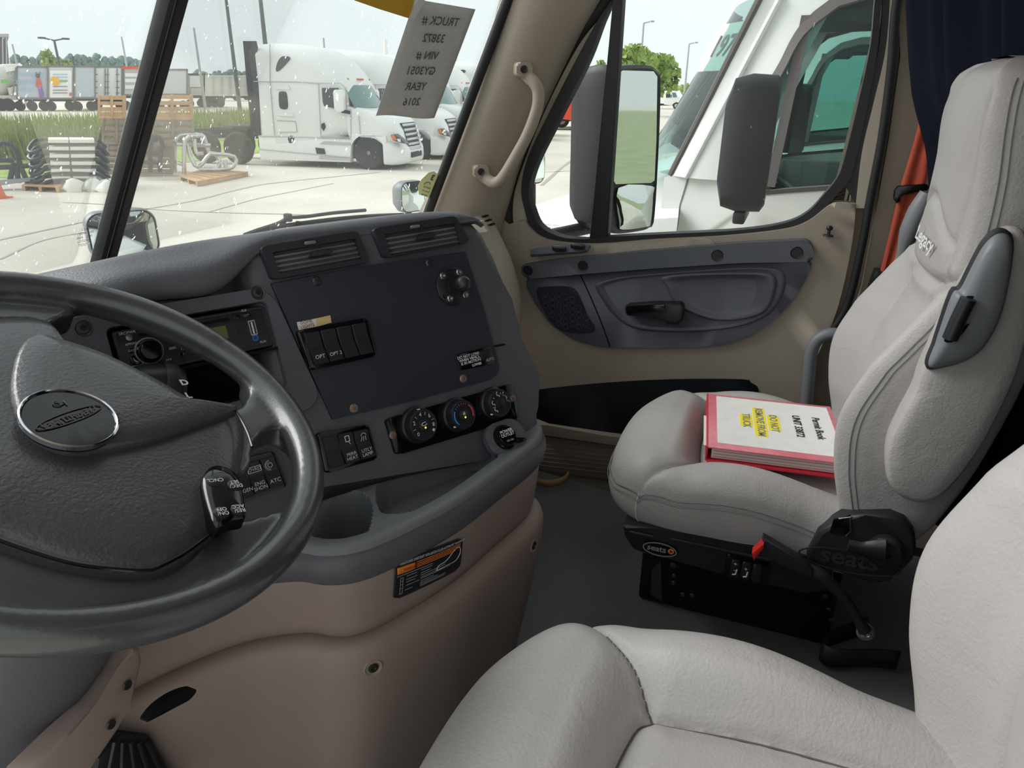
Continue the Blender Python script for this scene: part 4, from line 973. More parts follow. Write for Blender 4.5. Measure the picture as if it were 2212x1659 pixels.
# black pan, recliner cover, lever, riser
pan = prism('seat_pan', PX([(1345,1135),(1348,1160),(1368,1188),(1400,1200),(1440,1206),(1560,1240),(1640,1258),(1740,1285),(1800,1275),(1800,1215),(1740,1200),(1560,1165),(1400,1140)], .268), (.48,0,0), 'satin_black', ps, bevel=.006)
tube('pan_rail', [AX(1360,1149,.266), AX(1412,1160,.266)], .0035, 'satin_black', pan, 6); tube('pan_rail', [AX(1447,1164,.266), AX(1640,1205,.266), AX(1720,1222,.266)], .0035, 'satin_black', pan, 6)
rcv = PX([(1742,1200),(1768,1152),(1822,1119),(1870,1113),(1925,1112),(1957,1126),(1977,1155),(1980,1185),(1972,1212),(1950,1236),(1915,1248),(1900,1262),(1868,1258),(1850,1240),(1800,1230),(1745,1212)], .250)
rc_ = prism('recliner_cover', rcv, (.035,0,0), 'satin_black', ps, bevel=.008, seg=3)
prism('cover_window', PX([(1800,1122),(1838,1112),(1836,1150),(1826,1158),(1792,1152)], .2485), (.004,0,0), 'gloss_black', rc_, bevel=.001)
tube('trim_edge', [AX(*p,.2475) for p in [(1812,1121),(1836,1117),(1838,1148),(1828,1158)]], .002, 'bolt_steel', rc_, 6)
lathe('lever_hub', [(.030,0),(.030,.012),(.024,.018),(.008,.0185),(.007,.015),(0,.015)], AX(1912,1186,.250), -EX, 'satin_black', rc_, 24)
tube('recline_lever', [AX(*p,.228) for p in [(1912,1188),(1890,1186),(1862,1184),(1832,1178)]], [.022,.018,.0125,.012], 'satin_black', rc_, 12, sm=3, flat=(1,.6))
FB = Frame(AX(1835,1207,.2485), (AX(1880,1215,.25)-AX(1790,1198,.25)), EZ); text('moulded_mark', 'seats', FB, 0, 0, .048, 'vent_black', rc_, c=.0008, bold=.0012)
ring('moulded_mark', FB, [(.085*math.cos(t),.024*math.sin(t)-.006) for t in [k*PI/16 for k in range(32)]], [(.082*math.cos(t),.0215*math.sin(t)-.006) for t in [k*PI/16 for k in range(32)]], .0012, .001, 'vent_black', rc_)
FB = Frame(AX(1425,1187,.262), (AX(1458,1194,.26)-AX(1392,1180,.26)), EZ)
bd = prism('badge', [FB.P(.034*math.cos(t),.0155*math.sin(t),0) for t in [k*PI/16 for k in range(32)]], -FB.n*.004, 'gloss_black', ps, bevel=.001)
ring('badge_rim', FB, [(.034*math.cos(t),.0155*math.sin(t)) for t in [k*PI/16 for k in range(32)]], [(.0318*math.cos(t),.0135*math.sin(t)) for t in [k*PI/16 for k in range(32)]], .0008, .001, 'grey_print', bd)
text('badge_letters', 'seats', FB, -.006, .001, .019, 'grey_print', bd, c=.0008, bold=.0004)
lathe('badge_dot', [(.0062,0),(.006,.0006),(0,.0008)], FB.P(.0225,.001,.0004), FB.n, 'orange_print', bd, 18)
text('badge_letters', '>', FB, .0225, .001, .010, 'gloss_black', bd, c=.0014, bold=.0006)
rs = box('seat_riser', (.52,-.005,1.45), .30, .40, .24, 'matte_black', ps, bevel=.01)
prism('riser_bracket', PX([(1408,1230),(1428,1212),(1430,1300),(1405,1283)], .365), (.004,0,0), 'dark_bolt', rs)
for (x, y, r_) in ((1455,1220,.008),(1456,1242,.005),(1455,1258,.006),(1783,1287,.006),(1790,1315,.005),(1795,1338,.005),(1475,1283,.006),(1495,1285,.006)):
    lathe('riser_bolt', [(r_,0),(r_*.95,.003),(r_*.5,.004),(0,.003)], AX(x,y,.3685), -EX, 'dark_bolt', rs, 10)
# cushion-air switches on the pan
FS = Frame(AX(1612,1232,.262), (AX(1650,1240,.26)-AX(1580,1225,.26)), EZ)
swb = prism('switch_box', [FS.P(a,b,.0) for a,b in rrect(-.040,-.028,.040,.028,.006)], -FS.n*.012, 'gloss_black', ps, bevel=.002)
for k in range(3):
    cx = -.021+.020*k
    r_ = prism('air_switch', [FS.P(cx+a,b,.004) for a,b in rrect(-.008,-.019,.008,.019,.004)], -FS.n*.006, 'satin_black', swb, bevel=.002)
    if k < 2:
        text('legend', '+\n-' if k == 0 else '+', FS, cx, .005, .013, 'white_print', swb, c=.0048)
        tube('seat_icon', [FS.P(cx-.003,-.013,.0046), FS.P(cx+.003,-.011,.0046), FS.P(cx+.004,0,.0046)], .0014, 'white_print', swb, 5)
# ---- belt buckle on its stalk, floor tether
bu = empty('belt_buckle', AX(1870,1362,.24), 'black seat belt buckle with red button on bent stalk', 'buckle')
Fk = Frame(AX(1700,1203,.222), (AX(1748,1232,.222)-AX(1648,1176,.222)), Vector((.2,0,1)))
L_ = (AX(1748,1232,.222)-AX(1640,1172,.222)).length
prism('buckle_body', [Fk.P(a,b,.012) for a,b in ((-L_*.52,-.020),(-L_*.50,.016),(L_*.3,.014),(L_*.5,.008),(L_*.5,-.010),(L_*.3,-.016))], -Fk.n*.024, 'satin_black', bu, bevel=.004, seg=3)
prism('release_button', PX([(1624,1196),(1650,1174),(1651,1184),(1628,1212)], .205), (.022,0,0), 'red_plastic', bu, bevel=.002)
tube('stalk', [AX(*p,.225) for p in [(1742,1230),(1770,1242),(1795,1262),(1822,1290),(1842,1318),(1858,1345),(1868,1362)]], [.013,.013,.011,.010,.009,.010,.012], 'rubber', bu, 10, sm=4)
lathe('anchor_bolt', [(.016,0),(.016,.006),(.011,.007),(.011,.016),(.005,.017),(0,.014)], AX(1868,1363,.235), Vector((-.9,-.1,.3)), 'bolt_steel', bu, 14)
tb = tag(loft('tether_strap', [[p+Vector((0,0,dz)) for p in spline([AZ(x,y,1.345) for x,y in ((1868,1368),(1820,1385),(1785,1400),(1770,1425),(1800,1440),(1880,1440),(1935,1445))], 4)] for dz in (0,.045)], 'rubber', thick=.003), 'black webbing tether loop lying on floor behind belt buckle', 'strap')
# ---- permit binder
bn = empty('permit_binder', (.49,.0,1.715), 'red and white permit binder lying on passenger seat cushion', 'binder')
zT = 1.752
A_ = AZ(1530,850,zT); B_2 = AZ(1530,965,zT); uB = (B_2-A_); lenB = uB.length; uB.normalize(); vB = Vector((uB.y,-uB.x,0)); vB = vB if vB.y < 0 else -vB
BF = Frame(A_, uB, vB)   # a: reading direction, b: towards the backrest
wB = .265
mat('binder_red', (196,40,56), .35, spec=.5); mat('binder_vinyl', (214,120,132), .25, spec=.5, mottle=.1, mscale=60); mat('paper', (226,225,222), .6, mottle=.04, mscale=40); mat('paper_edge', (205,200,196), .8)
mat('highlighter', (246,225,40), .6)
prism('front_cover', [BF.P(a,b,0) for a,b in ((0,0),(lenB,0),(lenB,wB),(0,wB))], (0,0,-.003), 'binder_vinyl', bn, bevel=.001)
prism('back_cover', [BF.P(a,b,-.028) for a,b in ((0,0),(lenB+.004,0),(lenB+.004,wB),(0,wB))], (0,0,-.004), 'binder_red', bn, bevel=.001)
prism('spine', [BF.P(a,b,c) for a,b,c in ((0,.0,0),(lenB,.0,0),(lenB,.0,-.031),(0,.0,-.031))], -BF.v*.003, 'binder_red', bn)
prism('pages', [BF.P(a,b,-.005) for a,b in ((.008,.008),(lenB-.006,.008),(lenB-.006,wB-.01),(.008,wB-.01))], (0,0,-.021), 'paper_edge', bn)
prism('cover_sheet', [BF.P(a,b,.0008) for a,b in ((.012,.018),(lenB-.022,.018),(lenB-.022,wB-.01),(.012,wB-.01))], (0,0,-.001), 'paper', bn)
prism('loose_sheet', [BF.P(a,b,-.012) for a,b in ((.10,-.008),(lenB-.03,-.008),(lenB-.03,.05),(.10,.05))], (0,0,-.001), 'paper', bn)
for k in range(3): tube('page_line', [BF.P(lenB-.0055,.012,-.010-.006*k), BF.P(lenB-.0055,wB-.012,-.010-.006*k)], .0007, 'binder_vinyl', bn, 4)
mid = lenB*.50
for s_, b_, w_, hl in (('TRUCK',.078,.06,1),('REMOVE FROM',.106,.145,1),('DO NOT',.134,.075,1),('UNIT 33872',.182,.10,0),('Permit Book',.222,.11,0)):
    if hl: prism('highlight', [BF.P(mid-.008+a,b_+b,.0012) for a,b in ((-w_*.5,-.0125),(w_*.5,-.0125),(w_*.5,.0125),(-w_*.5,.0125))], (0,0,-.0006), 'highlighter', bn)
    text('lettering', s_, BF, mid-.008, b_, .022, 'grey_print' if hl else 'dark_bolt', bn, c=.0018, sx=.95, bold=.0004)
# ---- driver seat
ds = empty('driver_seat', (-SX,-.08,FLZ), 'pale grey leather driver seat nearest the camera', 'seat')
make_cushion(ds, -SX, -.030, .115); make_back(ds, -SX, -.035, .115)
box('seat_riser', (-SX,-.05,1.48), .36, .40, .30, 'matte_black', ds, bevel=.01)
box('seat_pan', (-SX,-.03,1.665), .44, .46, .07, 'satin_black', ds, bevel=.012)
# ---- shoulder belt on the rear pillar
sb = empty('shoulder_belt', AX(1905,600,.97), 'orange webbing shoulder belt hanging on rear door pillar', 'seat belt')
bl = [(1990,240),(1986,262),(1966,335),(1945,404),(1925,490),(1898,602)]; br = [(2030,240),(2022,300),(2008,345),(2001,392),(1968,490),(1930,600)]
a_ = spline([AX(*p,.965) for p in bl], 5); b_ = spline([AX(*p,.955) for p in br], 5)
loft('webbing', [[p.lerp(q,t)+Vector((-.004*math.sin(t*PI*3),0,0)) for p, q in zip(a_, b_)] for t in [k/9 for k in range(10)]], 'orange_web', sb, thick=.002)
gl = [(1932,412),(1940,402),(2000,397),(2008,402),(2004,412),(1948,419),(1940,424),(1945,436),(1936,440),(1930,430)]
prism('guide_loop', PX(gl, .948), (.012,0,0), 'gloss_black', sb, bevel=.003)
prism('retractor_cover', PX([(1898,585),(1885,600),(1870,660),(1900,680),(1935,610)], .955, 3), (.04,0,0), 'satin_black', sb, bevel=.006)
# ---- sleeper curtain: folded navy cloth
cn_ = Vector((-.45,1,0)); rows = []
le = [AX(x,y,.93) for x,y in ((1935,-300),(1952,-100),(1957,0),(1963,120),(1972,215),(1986,265),(2003,330),(2008,420),(2004,520),(1985,650),(1985,1100))]
lz = [p.z for p in le][::-1]; lx = [p.y for p in le][::-1]
for i in range(46):
    t = i/45; z = 2.95-1.55*t; r = []; ye = float(np.interp(z, lz, lx))
    for j in range(110):
        s_ = j/109; x = .93-s_*.92; yb = ye-s_*.92*.40
        fold = (.024*math.sin(s_*36+.6*math.sin(t*3))*(.5+.5*t)+.012*math.sin(s_*71+2*t))*min(1,s_*12)
        r.append(Vector((x+fold*.35, yb+fold, z)))
    rows.append(r)
tag(loft('sleeper_curtain', rows, 'navy_cloth', thick=.003, angle=80), 'dark navy folded sleeper curtain hanging behind passenger seat', 'curtain')
# ================================================================ steering wheel
_ti, _rz = math.radians(28.8), math.radians(10)
_wn = Vector((math.sin(_ti)*math.sin(_rz), -math.sin(_ti)*math.cos(_rz), math.cos(_ti)))
_wa = Vector((math.cos(_rz), math.sin(_rz), 0)); 
WH = Frame(CAM+(Vector((-.526,.623,2.089))-CAM)*.9, _wa, _wn.cross(_wa))
RW = .2115
sw_ = empty('steering_wheel', WH.o, 'dark worn steering wheel with round badge and cruise switches', 'steering wheel')
rows = []
NA = 160
for k in range(NA):
    t = 2*PI*k/NA; rad = Vector(WH.u*math.cos(t)+WH.v*math.sin(t)); 
    r = .0168; r += .0020*(math.exp(-((math.degrees(t)%360-20)/22)**2)+math.exp(-((math.degrees(t)%360-160)/22)**2))
    rows.append([WH.o+rad*(RW+r*.95*math.cos(q))+WH.n*(r*1.05*math.sin(q)) for q in [2*PI*j/20 for j in range(20)]])
RIM = bmesh.new(); add_grid(RIM, rows, closed_u=True, closed_v=True)
def wab(pts, c=0): return [WH.ab(x,y,c) for x,y in pts]
def pad(name, pts, c, parent, material, layers, n=6, cap=True):
    q = spline(wab(pts, c), n, True) if n else wab(pts, c)
    cx = sum(a for a,b in q)/len(q); cy = sum(b for a,b in q)/len(q); bm = bmesh.new()
    add_grid(bm, [[WH.P(cx+(a-cx)*s, cy+(b-cy)*s, c+e) for a,b in q] for s, e in layers], closed_u=True, cap1=cap)
    return finish(name, bm, material, parent, angle=70)
hub = pad('hub', [(-190,800),(-120,705),(0,682),(95,690),(120,738),(220,775),(330,828),(430,884),(515,888),(535,930),(530,1000),(510,1060),(492,1130),(440,1172),(400,1212),(320,1240),(150,1222),(0,1175),(-150,1110),(-210,950)], 0, sw_, 'wheel_black', ((.97,-.07),(1.0,-.03),(1.0,-.012),(.985,-.002),(.95,.004),(.85,.009),(.6,.012),(.3,.012),(.02,.012)))
hp = pad('horn_pad', [(20,845),(35,770),(70,735),(120,745),(220,778),(330,832),(430,886),(500,890),(505,898),(440,925),(330,962),(220,984),(140,988),(70,960),(35,910)], .010, sw_, 'wheel_black', ((1.0,-.01),(1.0,.004),(.985,.008),(.95,.0105),(.7,.013),(.3,.014),(.02,.014)))
def slab(name, pts, c, dep, bev, n=4):
    q = [WH.P(a,b,c) for a,b in spline(wab(pts, c), n, True)]; t = bmesh.new(); add_prism(t, q, -WH.n*dep, bev, 3)
    me = bpy.data.meshes.new('tmp'); t.to_mesh(me); t.free(); RIM.from_mesh(me); bpy.data.meshes.remove(me)
slab('lower_skirt', [(-260,1060),(-120,1120),(0,1168),(150,1216),(320,1236),(395,1206),(455,1158),(515,1124),(575,1110),(622,1088),(652,1048),(690,1040),(700,1080),(662,1150),(580,1215),(450,1270),(280,1312),(80,1338),(-150,1345),(-260,1330)], -.008, .030, .008)
slab('right_spoke', [(400,905),(470,884),(510,882),(532,866),(540,842),(530,812),(560,812),(610,855),(655,915),(686,980),(680,1000),(662,985),(640,948),(608,924),(572,930),(548,962),(540,1010),(500,1030),(420,990)], .001, .030, .010)
slab('left_spoke', [(-260,760),(-120,700),(-20,690),(60,690),(84,694),(98,702),(108,697),(124,686),(165,668),(110,636),(50,615),(-60,610),(-200,625),(-270,680)], -.004, .030, .010)
bmesh.ops.recalc_face_normals(RIM, faces=RIM.faces[:])
rim_ = finish('rim', RIM, 'wheel_rim', sw_, recalc=False)
_md = rim_.modifiers.new('weld', 'REMESH'); _md.mode = 'VOXEL'; _md.voxel_size = .0032; _md.use_smooth_shade = True
_md = rim_.modifiers.new('blend', 'SMOOTH'); _md.factor = .5; _md.iterations = 14
tube('spoke_seam', [WH.px(*p,.0165) for p in ((503,878),(520,905),(535,935),(545,965))], .0013, 'gloss_black', sw_, 6, sm=4)
tube('pad_seam', [WH.px(*p,.009) for p in ((-120,1118),(0,1168),(150,1216),(260,1230),(320,1232),(350,1222),(400,1195),(450,1158))], .0014, 'gloss_black', sw_, 6, sm=4)
# badge
ea, eb = WH.ab(152,900,.026)
Ew = Frame(WH.P(ea,eb,.0235), -WH.u*.985+WH.v*.17, -WH.v*.985-WH.u*.17)
bg = lathe('badge', [(.0365,-.004),(.0365,.0015),(.0350,.0022),(.0340,.0010),(0,.0016)], Ew.o, WH.n, 'gloss_black', sw_, 48)
lathe('badge_rim', [(.0371,-.002),(.0371,.0022),(.0358,.0030),(.0348,.0022)], Ew.o, WH.n, 'chrome', bg, 48, cap=False)
ring('badge_oval', Ew, [(.0306*math.cos(t),.0065*math.sin(t)) for t in [k*PI/16 for k in range(32)]], [(.0295*math.cos(t),.0056*math.sin(t)) for t in [k*PI/16 for k in range(32)]], .0024, .0008, 'dark_bolt', bg)
text('badge_letters', 'FREIGHTLINER', Ew, 0, 0, .0088, 'dark_bolt', bg, c=.0024, bold=.0003, sx=.88)
tube('horn_icon', [Ew.P(x,y,.0022) for x,y in ((-.008,-.016),(-.002,-.015),(.001,-.018),(-.002,-.021),(-.005,-.018))], .0005, 'dark_bolt', bg, 5, sm=4)
tube('horn_icon', [Ew.P(x,y,.0022) for x,y in ((-.008,-.013),(-.009,-.019))], .0005, 'dark_bolt', bg, 5)
# cruise pod
pd = pad('switch_pod', [(436,1050),(442,1022),(462,1008),(490,1012),(512,1030),(522,1060),(527,1090),(530,1118),(500,1126),(468,1140),(450,1105)], .016, sw_, 'gloss_black', ((1.02,-.012),(1.0,-.001),(.97,.002),(.6,.004),(.02,.0045)))
for (x, y, s_) in ((465,1037,'CNCL'),(508,1045,'DEC/\nSET'),(480,1104,'ON/\nOFF'),(516,1098,'RES/\nACC')):
    a, b = WH.ab(x,y,.022); Fb = Frame(WH.P(a,b,.020), -WH.u*.80+WH.v*.60, -WH.v*.80-WH.u*.60)
    bt = lathe('pod_button', [(.0068,-.004),(.0064,.0005),(.005,.0014),(0,.0016)], Fb.o, WH.n, 'satin_black', pd, 18)
    text('legend', s_, Fb, 0, 0, .0055, 'white_print', pd, c=.0022, ysp=.85)
# ---- column shroud, shift lever, bracket
sc2 = empty('steering_column', WH.P(0,0,-.3), 'dark grey steering column shroud with shift stalk behind wheel', 'column')
ax0 = WH.P(0,0,-.06); dirc = (-WH.n)
rows = []
for k, (d_, ru, rv) in enumerate(((0,.10,.09),(.05,.105,.10),(.12,.10,.10),(.20,.095,.10),(.30,.09,.095),(.42,.08,.085),(.55,.07,.07))):
    rows.append([ax0+dirc*d_+WH.u*(ru*math.cos(q)*(1 if True else 1))+WH.v*(rv*math.sin(q)) for q in [2*PI*j/32 for j in range(32)]])
bm = bmesh.new(); add_grid(bm, rows, closed_u=True, cap0=True, cap1=True); finish('shroud', bm, 'dash_grey', sc2, angle=60)
lp0 = WH.px(300,840,-.10); lp1 = WH.px(395,850,-.10)
ld = (lp1-lp0).normalized()
lv = lathe('shift_lever', [(.016,-.12),(.020,-.04),(.030,-.02),(.0345,0),(.0345,.018),(.030,.026),(.024,.028)], lp1-ld*.03, ld, 'satin_black', sc2, 28)
lathe('selector_ring', [(.0352,.002),(.0362,.004),(.0362,.016),(.0352,.018)], lp1-ld*.03, ld, 'vent_black', lv, 28, cap=False)
for (x, y, s_) in ((396,832,'D'),(405,860,'L')):
    p = WH.px(x,y,-.062); text('legend', s_, Frame(p, WH.u*.8-WH.v*.5, WH.v*.8+WH.u*.5), 0, 0, .013, 'white_print', lv, c=.004, bold=.0005)
tube('lever_collar', [WH.px(*p,-.075) for p in ((310,805),(345,800),(375,810),(392,825))], .0045, 'plastic_grey', lv, 8, sm=4)
# beige knee bracket below the wheel
kb = tag(prism('knee_bracket', [AY(x,y,.60) for x,y in ((285,1392),(305,1398),(312,1425),(300,1480),(282,1530),(262,1575),(190,1680),(60,1680),(150,1590),(215,1530),(262,1450))], (0,.03,0), 'beige_console', None, bevel=.008, seg=3), 'beige moulded bracket strip slanting below steering column', 'bracket')
for (x, y) in ((275,1480),(240,1565)):
    lathe('screw', [(.0055,0),(.005,.0015),(.0025,.0015),(0,.0005)], AY(x,y,.598), -EY, 'dark_bolt', kb, 14)
tag(prism('column_cover', [AY(x,y,.72) for x,y in ((200,1400),(285,1400),(300,1470),(240,1520),(190,1570),(180,1480))], (0,.08,0), 'beige_console', None, bevel=.01), 'tan plastic cover beside the steering column', 'cover')
# slot and accelerator pedal
(prism('console_slot', spline([AY(x,y,.545) for x,y in ((318,1560),(340,1528),(380,1500),(415,1488),(424,1494),(405,1515),(360,1535))], 4, True), (0,.01,0), 'matte_black', da))
pe = empty('accelerator_pedal', AY(290,1690,.66), 'black ribbed accelerator pedal in driver footwell', 'pedal')
pq = [AY(x,y,.64) for x,y in ((215,1640),(262,1588),(330,1592),(390,1700),(200,1720))]
prism('pedal_pad', pq, (0,.03,0), 'rubber', pe, bevel=.006)
for k in range(5):
    t = k/5+.1; tube('pedal_rib', [AY(248+k*17,1602,.638), AY(228+k*34,1700,.638)], .003, 'satin_black', pe, 6)
# tan strap end on the step
tag(loft('tan_strap', [[p+EZ*dz for p in spline([AZ(x,y,1.345) for x,y in ((1152,1045),(1185,1052),(1215,1045),(1228,1032))], 4)] for dz in (0,.022)], 'tan_strap', thick=.003), 'tan strap end curled on step beside door', 'strap')
# ================================================================ on and just outside the glass
def on_ws(px, py, off=0.0):
    r = ray(px, py); lo, hi = .4, 3.0
    def g(t):
        p = CAM+r*t; a = min(abs(p.x)/.85, 1.15); return p.y-(1.235-.27*a*a-(p.z-2.06)*(.62-.20*a))-off
    for _ in range(50):
        mid = (lo+hi)/2
        if g(mid) < 0: lo = mid
        else: hi = mid
    return CAM+r*lo
def ws_frame(px, py, off):
    o = on_ws(px,py,off); a = on_ws(px+30,py,off)-o; b = on_ws(px,py-30,off)-o
    n = a.cross(b).normalized(); u = Vector((a.x,a.y,a.z)).normalized(); return Frame(o, u, n.cross(u))
mat('paper_grey', (196,196,196), .8, mottle=.05, mscale=60); mat('yellow_card', (206,160,40), .7); mat('sticker_green', (226,232,176), .6); mat('ink', (86,88,90), .7); mat('clear_film', (214,216,214), .3)
# taped truck-number sheet
FPp = ws_frame(920,130,-.02)
pt = empty('number_sheet', FPp.o, 'grey paper sheet with reversed truck number taped inside windshield', 'paper')
cor = [FPp.ab(x,y,0) for x,y in ((905,0),(1027,20),(938,255),(812,250),(886,40))]
rows = []
TLc, TRc, BRc, BLc = FPp.ab(896,-2), FPp.ab(1027,20), FPp.ab(938,255), FPp.ab(812,250)
def bil(s, t): return ((1-t)*((1-s)*TLc[0]+s*TRc[0])+t*((1-s)*BLc[0]+s*BRc[0]), (1-t)*((1-s)*TLc[1]+s*TRc[1])+t*((1-s)*BLc[1]+s*BRc[1]))
for j in range(13):
    t = j/12; rows.append([FPp.P(*bil(i/10,t), .010*math.sin(t*PI)*math.sin(i/10*PI)-.006*math.sin(i/10*PI*2)*t) for i in range(11)])
loft('sheet', rows, 'paper_grey', pt, thick=.0006)
ud = Vector((bil(1,.5)[0]-bil(0,.5)[0], bil(1,.5)[1]-bil(0,.5)[1])); ang = math.atan2(ud.y, ud.x)
for s_, x, y in (('TRUCK #',951,46),('33872',936,83),('VIN #',922,120),('GY3051',908,153),('YEAR',897,187),('2016',888,220)):
    a, b = FPp.ab(x,y,.012); text('lettering', s_, FPp, a, b, .026, 'ink', pt, c=.0135, flip=True, rot=ang*.3, bold=.0004, shear=-.12)
FY = ws_frame(830,20,-.015)
prism('tape', [FPp.P(*FPp.ab(x,y,.012),.012) for x,y in ((886,36),(905,-4),(920,-4),(894,45))], FPp.n*-.0005, 'clear_film', pt)
tag(prism('yellow_card', [FY.px(x,y,.002) for x,y in ((728,-150),(935,-140),(884,40),(820,20),(766,1))], -FY.n*.001, 'yellow_card', None), 'yellow card stuck at top of windshield', 'card')
F3 = ws_frame(925,402,-.008)
stk = empty('oil_sticker', F3.o, 'pale green tag-shaped sticker numbered 3 in windshield corner', 'sticker')
prism('sticker', [F3.px(x,y) for x,y in ((903,402),(910,388),(927,372),(938,370),(947,378),(945,392),(930,428),(905,420))], -F3.n*.0006, 'sticker_green', stk)
a, b = F3.ab(934,384); text('lettering', '3', F3, a, b, .022, 'ink', stk, flip=True, c=.001, bold=.0008, rot=-.3)
tube('sticker_arc', [F3.P(a-.012+.010*math.cos(t),b-.020+.007*math.sin(t),.0008) for t in [k*PI/8 for k in range(9)]], .0008, 'ink', stk, 5)
for k, s_ in enumerate(('SERVICE','DUE AT','003100')):
    a, b = F3.ab(922-3*k,405+8*k); text('lettering', s_, F3, a, b, .007, 'ink', stk, flip=True, c=.001, rot=-.25)
# wipers on the outside of the glass
for wi, (arm_, bl_, lb) in enumerate(((((530,512),(560,500),(600,486),(618,474)), ((585,492),(640,484),(720,474),(800,467),(872,464)), 'black wiper resting at base of right windshield pane'),)):
    w_ = empty('windshield_wiper', on_ws(560,503,.03), lb, 'wiper')
    tube('arm', [on_ws(x,y,.035) for x,y in arm_], [.010,.009,.008,.006], 'frame_black', w_, 8, sm=3)
    tube('blade', [on_ws(x,y,.020) for x,y in bl_], .0055, 'rubber', w_, 6, sm=4)
    tube('frame_bow', [on_ws(x,y-8,.032) for x,y in ((618,478),(660,476),(720,468),(790,462))], .0045, 'frame_black', w_, 6, sm=4)
    tube('frame_bow', [on_ws(x,y-2,.028) for x,y in ((640,482),(680,484),(740,474))], .0035, 'dark_bolt', w_, 6, sm=3)
    box('pivot', on_ws(622,470,.03), .012, .02, .02, 'frame_black', w_, bevel=.003)
box_cowl = tag(loft('cowl', [[ws(-.84+1.68*i/24, 0)+Vector((0,dy,dz)) for i in range(25)] for dy, dz in ((.02,.0),(.10,-.025),(.30,-.08),(.45,-.16))], 'rubber'), 'black cowl panel below windshield outside', 'cowl')
# hood of this truck falls away below the dash line
rows = []
for j in range(10):
    t = j/9; rows.append([Vector((x*(1-.25*t), 1.62+1.35*t-.10*(x*x), 1.80-.28*t-.25*abs(x)**3)) for x in [-1.0+2*i/20 for i in range(21)]])
tag(loft('truck_hood', rows, 'white_paint', thick=.01), 'white hood of this truck ahead of the windshield', 'hood')
# convex mirrors on hood brackets
def hood_mirror(px, py, x, w, h, label, facing, group=None):
    o = AX(px,py,x); F = Frame(o, Vector((facing[1],-facing[0],0)) if False else Vector((-facing[1],facing[0],0)), EZ)
    if F.n.dot(CAM-o) < 0: F = Frame(o, -F.u, EZ)
    r_ = empty('hood_mirror', Vector((o.x,o.y,o.z-h*.75)), label, 'mirror')
    q = rrect(-w/2,-h/2,w/2,h/2,h*.28,6); bm = bmesh.new()
    add_grid(bm, [[F.P(a*s,b*s,c) for a,b in q] for s, c in ((1.0,.0),(1.04,-.01),(1.03,-.05),(.8,-.09),(.3,-.11))], closed_u=True, cap1=True); finish('housing', bm, 'plastic_grey', r_)
    bm = bmesh.new(); add_grid(bm, [[F.P(a*s,b*s,c) for a,b in q] for s, c in ((.95,.0),(.7,.006),(.4,.010),(.02,.012))], closed_u=True, cap1=True); finish('mirror_face', bm, 'mirror_glass', r_)
    tube('bracket', [F.P(0,-h*.45,-.05), F.P(.02,-h*.9,-.06), F.P(.0,-h*1.6,-.04)], .018, 'frame_black', r_, 8, sm=3)
    return r_
hood_mirror(268,508,1.02,.235,.175, 'chrome convex mirror on this hood beside the centre bar', (-.5,-.86,0))
hood_mirror(893,425,2.30,.155,.150, 'chrome convex hood mirror of the neighbouring white truck', (-.35,-.93,0))
hood_mirror(1163,362,6.0,.22,.30, 'small grey hood mirror seen through the quarter window', (-.3,-.95,0))
# this truck's passenger mirror
o = AX(1370,320,1.34); F = Frame(o, Vector((.86,-.51,0)), EZ)
if F.n.dot(CAM-o) < 0: F = Frame(o, -F.u, EZ)
mr = empty('door_mirror', F.px(1365,500), 'tall black two-glass door mirror outside passenger window', 'mirror')
ho = [F.ab(x,y) for x,y in ((1322,160),(1340,143),(1400,141),(1420,152),(1427,175),(1424,300),(1414,470),(1404,492),(1380,500),(1330,505),(1312,490),(1308,470),(1314,330))]
hs = spline(ho, 4, True); hc = (sum(a for a,b in hs)/len(hs), sum(b for a,b in hs)/len(hs))
bm = bmesh.new(); add_grid(bm, [[F.P(hc[0]+(a-hc[0])*s+sh, hc[1]+(b-hc[1])*s, c) for a,b in hs] for s, c, sh in ((.90,-.004,0),(.965,.003,0),(1.0,-.004,0),(1.01,-.05,-.01),(.97,-.12,-.025),(.8,-.16,-.03),(.3,-.17,-.03))], closed_u=True, cap0=True, cap1=True)
finish('housing', bm, 'frame_black', mr)
prism('main_glass', [F.P(a,b,.006) for a,b in [F.ab(x,y,.006) for x,y in ((1338,158),(1345,152),(1412,154),(1420,166),(1418,300),(1414,390),(1406,395),(1330,398),(1326,390),(1332,280))]], -F.n*.004, 'mirror_glass', mr, smooth=False)
sg = [F.ab(x,y,.004) for x,y in ((1336,406),(1408,402),(1411,420),(1406,480),(1396,490),(1345,496),(1338,480))]
sgs = spline(sg, 3, True); cx = sum(a for a,b in sgs)/len(sgs); cy = sum(b for a,b in sgs)/len(sgs)
bm = bmesh.new(); add_grid(bm, [[F.P(cx+(a-cx)*s, cy+(b-cy)*s, c) for a,b in sgs] for s, c in ((1.0,.004),(.7,.011),(.4,.015),(.02,.017))], closed_u=True, cap1=True); finish('convex_glass', bm, 'mirror_glass', mr, angle=80)
tube('mirror_arm', [F.px(1325,480,-.10), Vector((1.12,.80,1.95)), Vector((1.06,.80,1.93))], .022, 'frame_black', mr, 10)
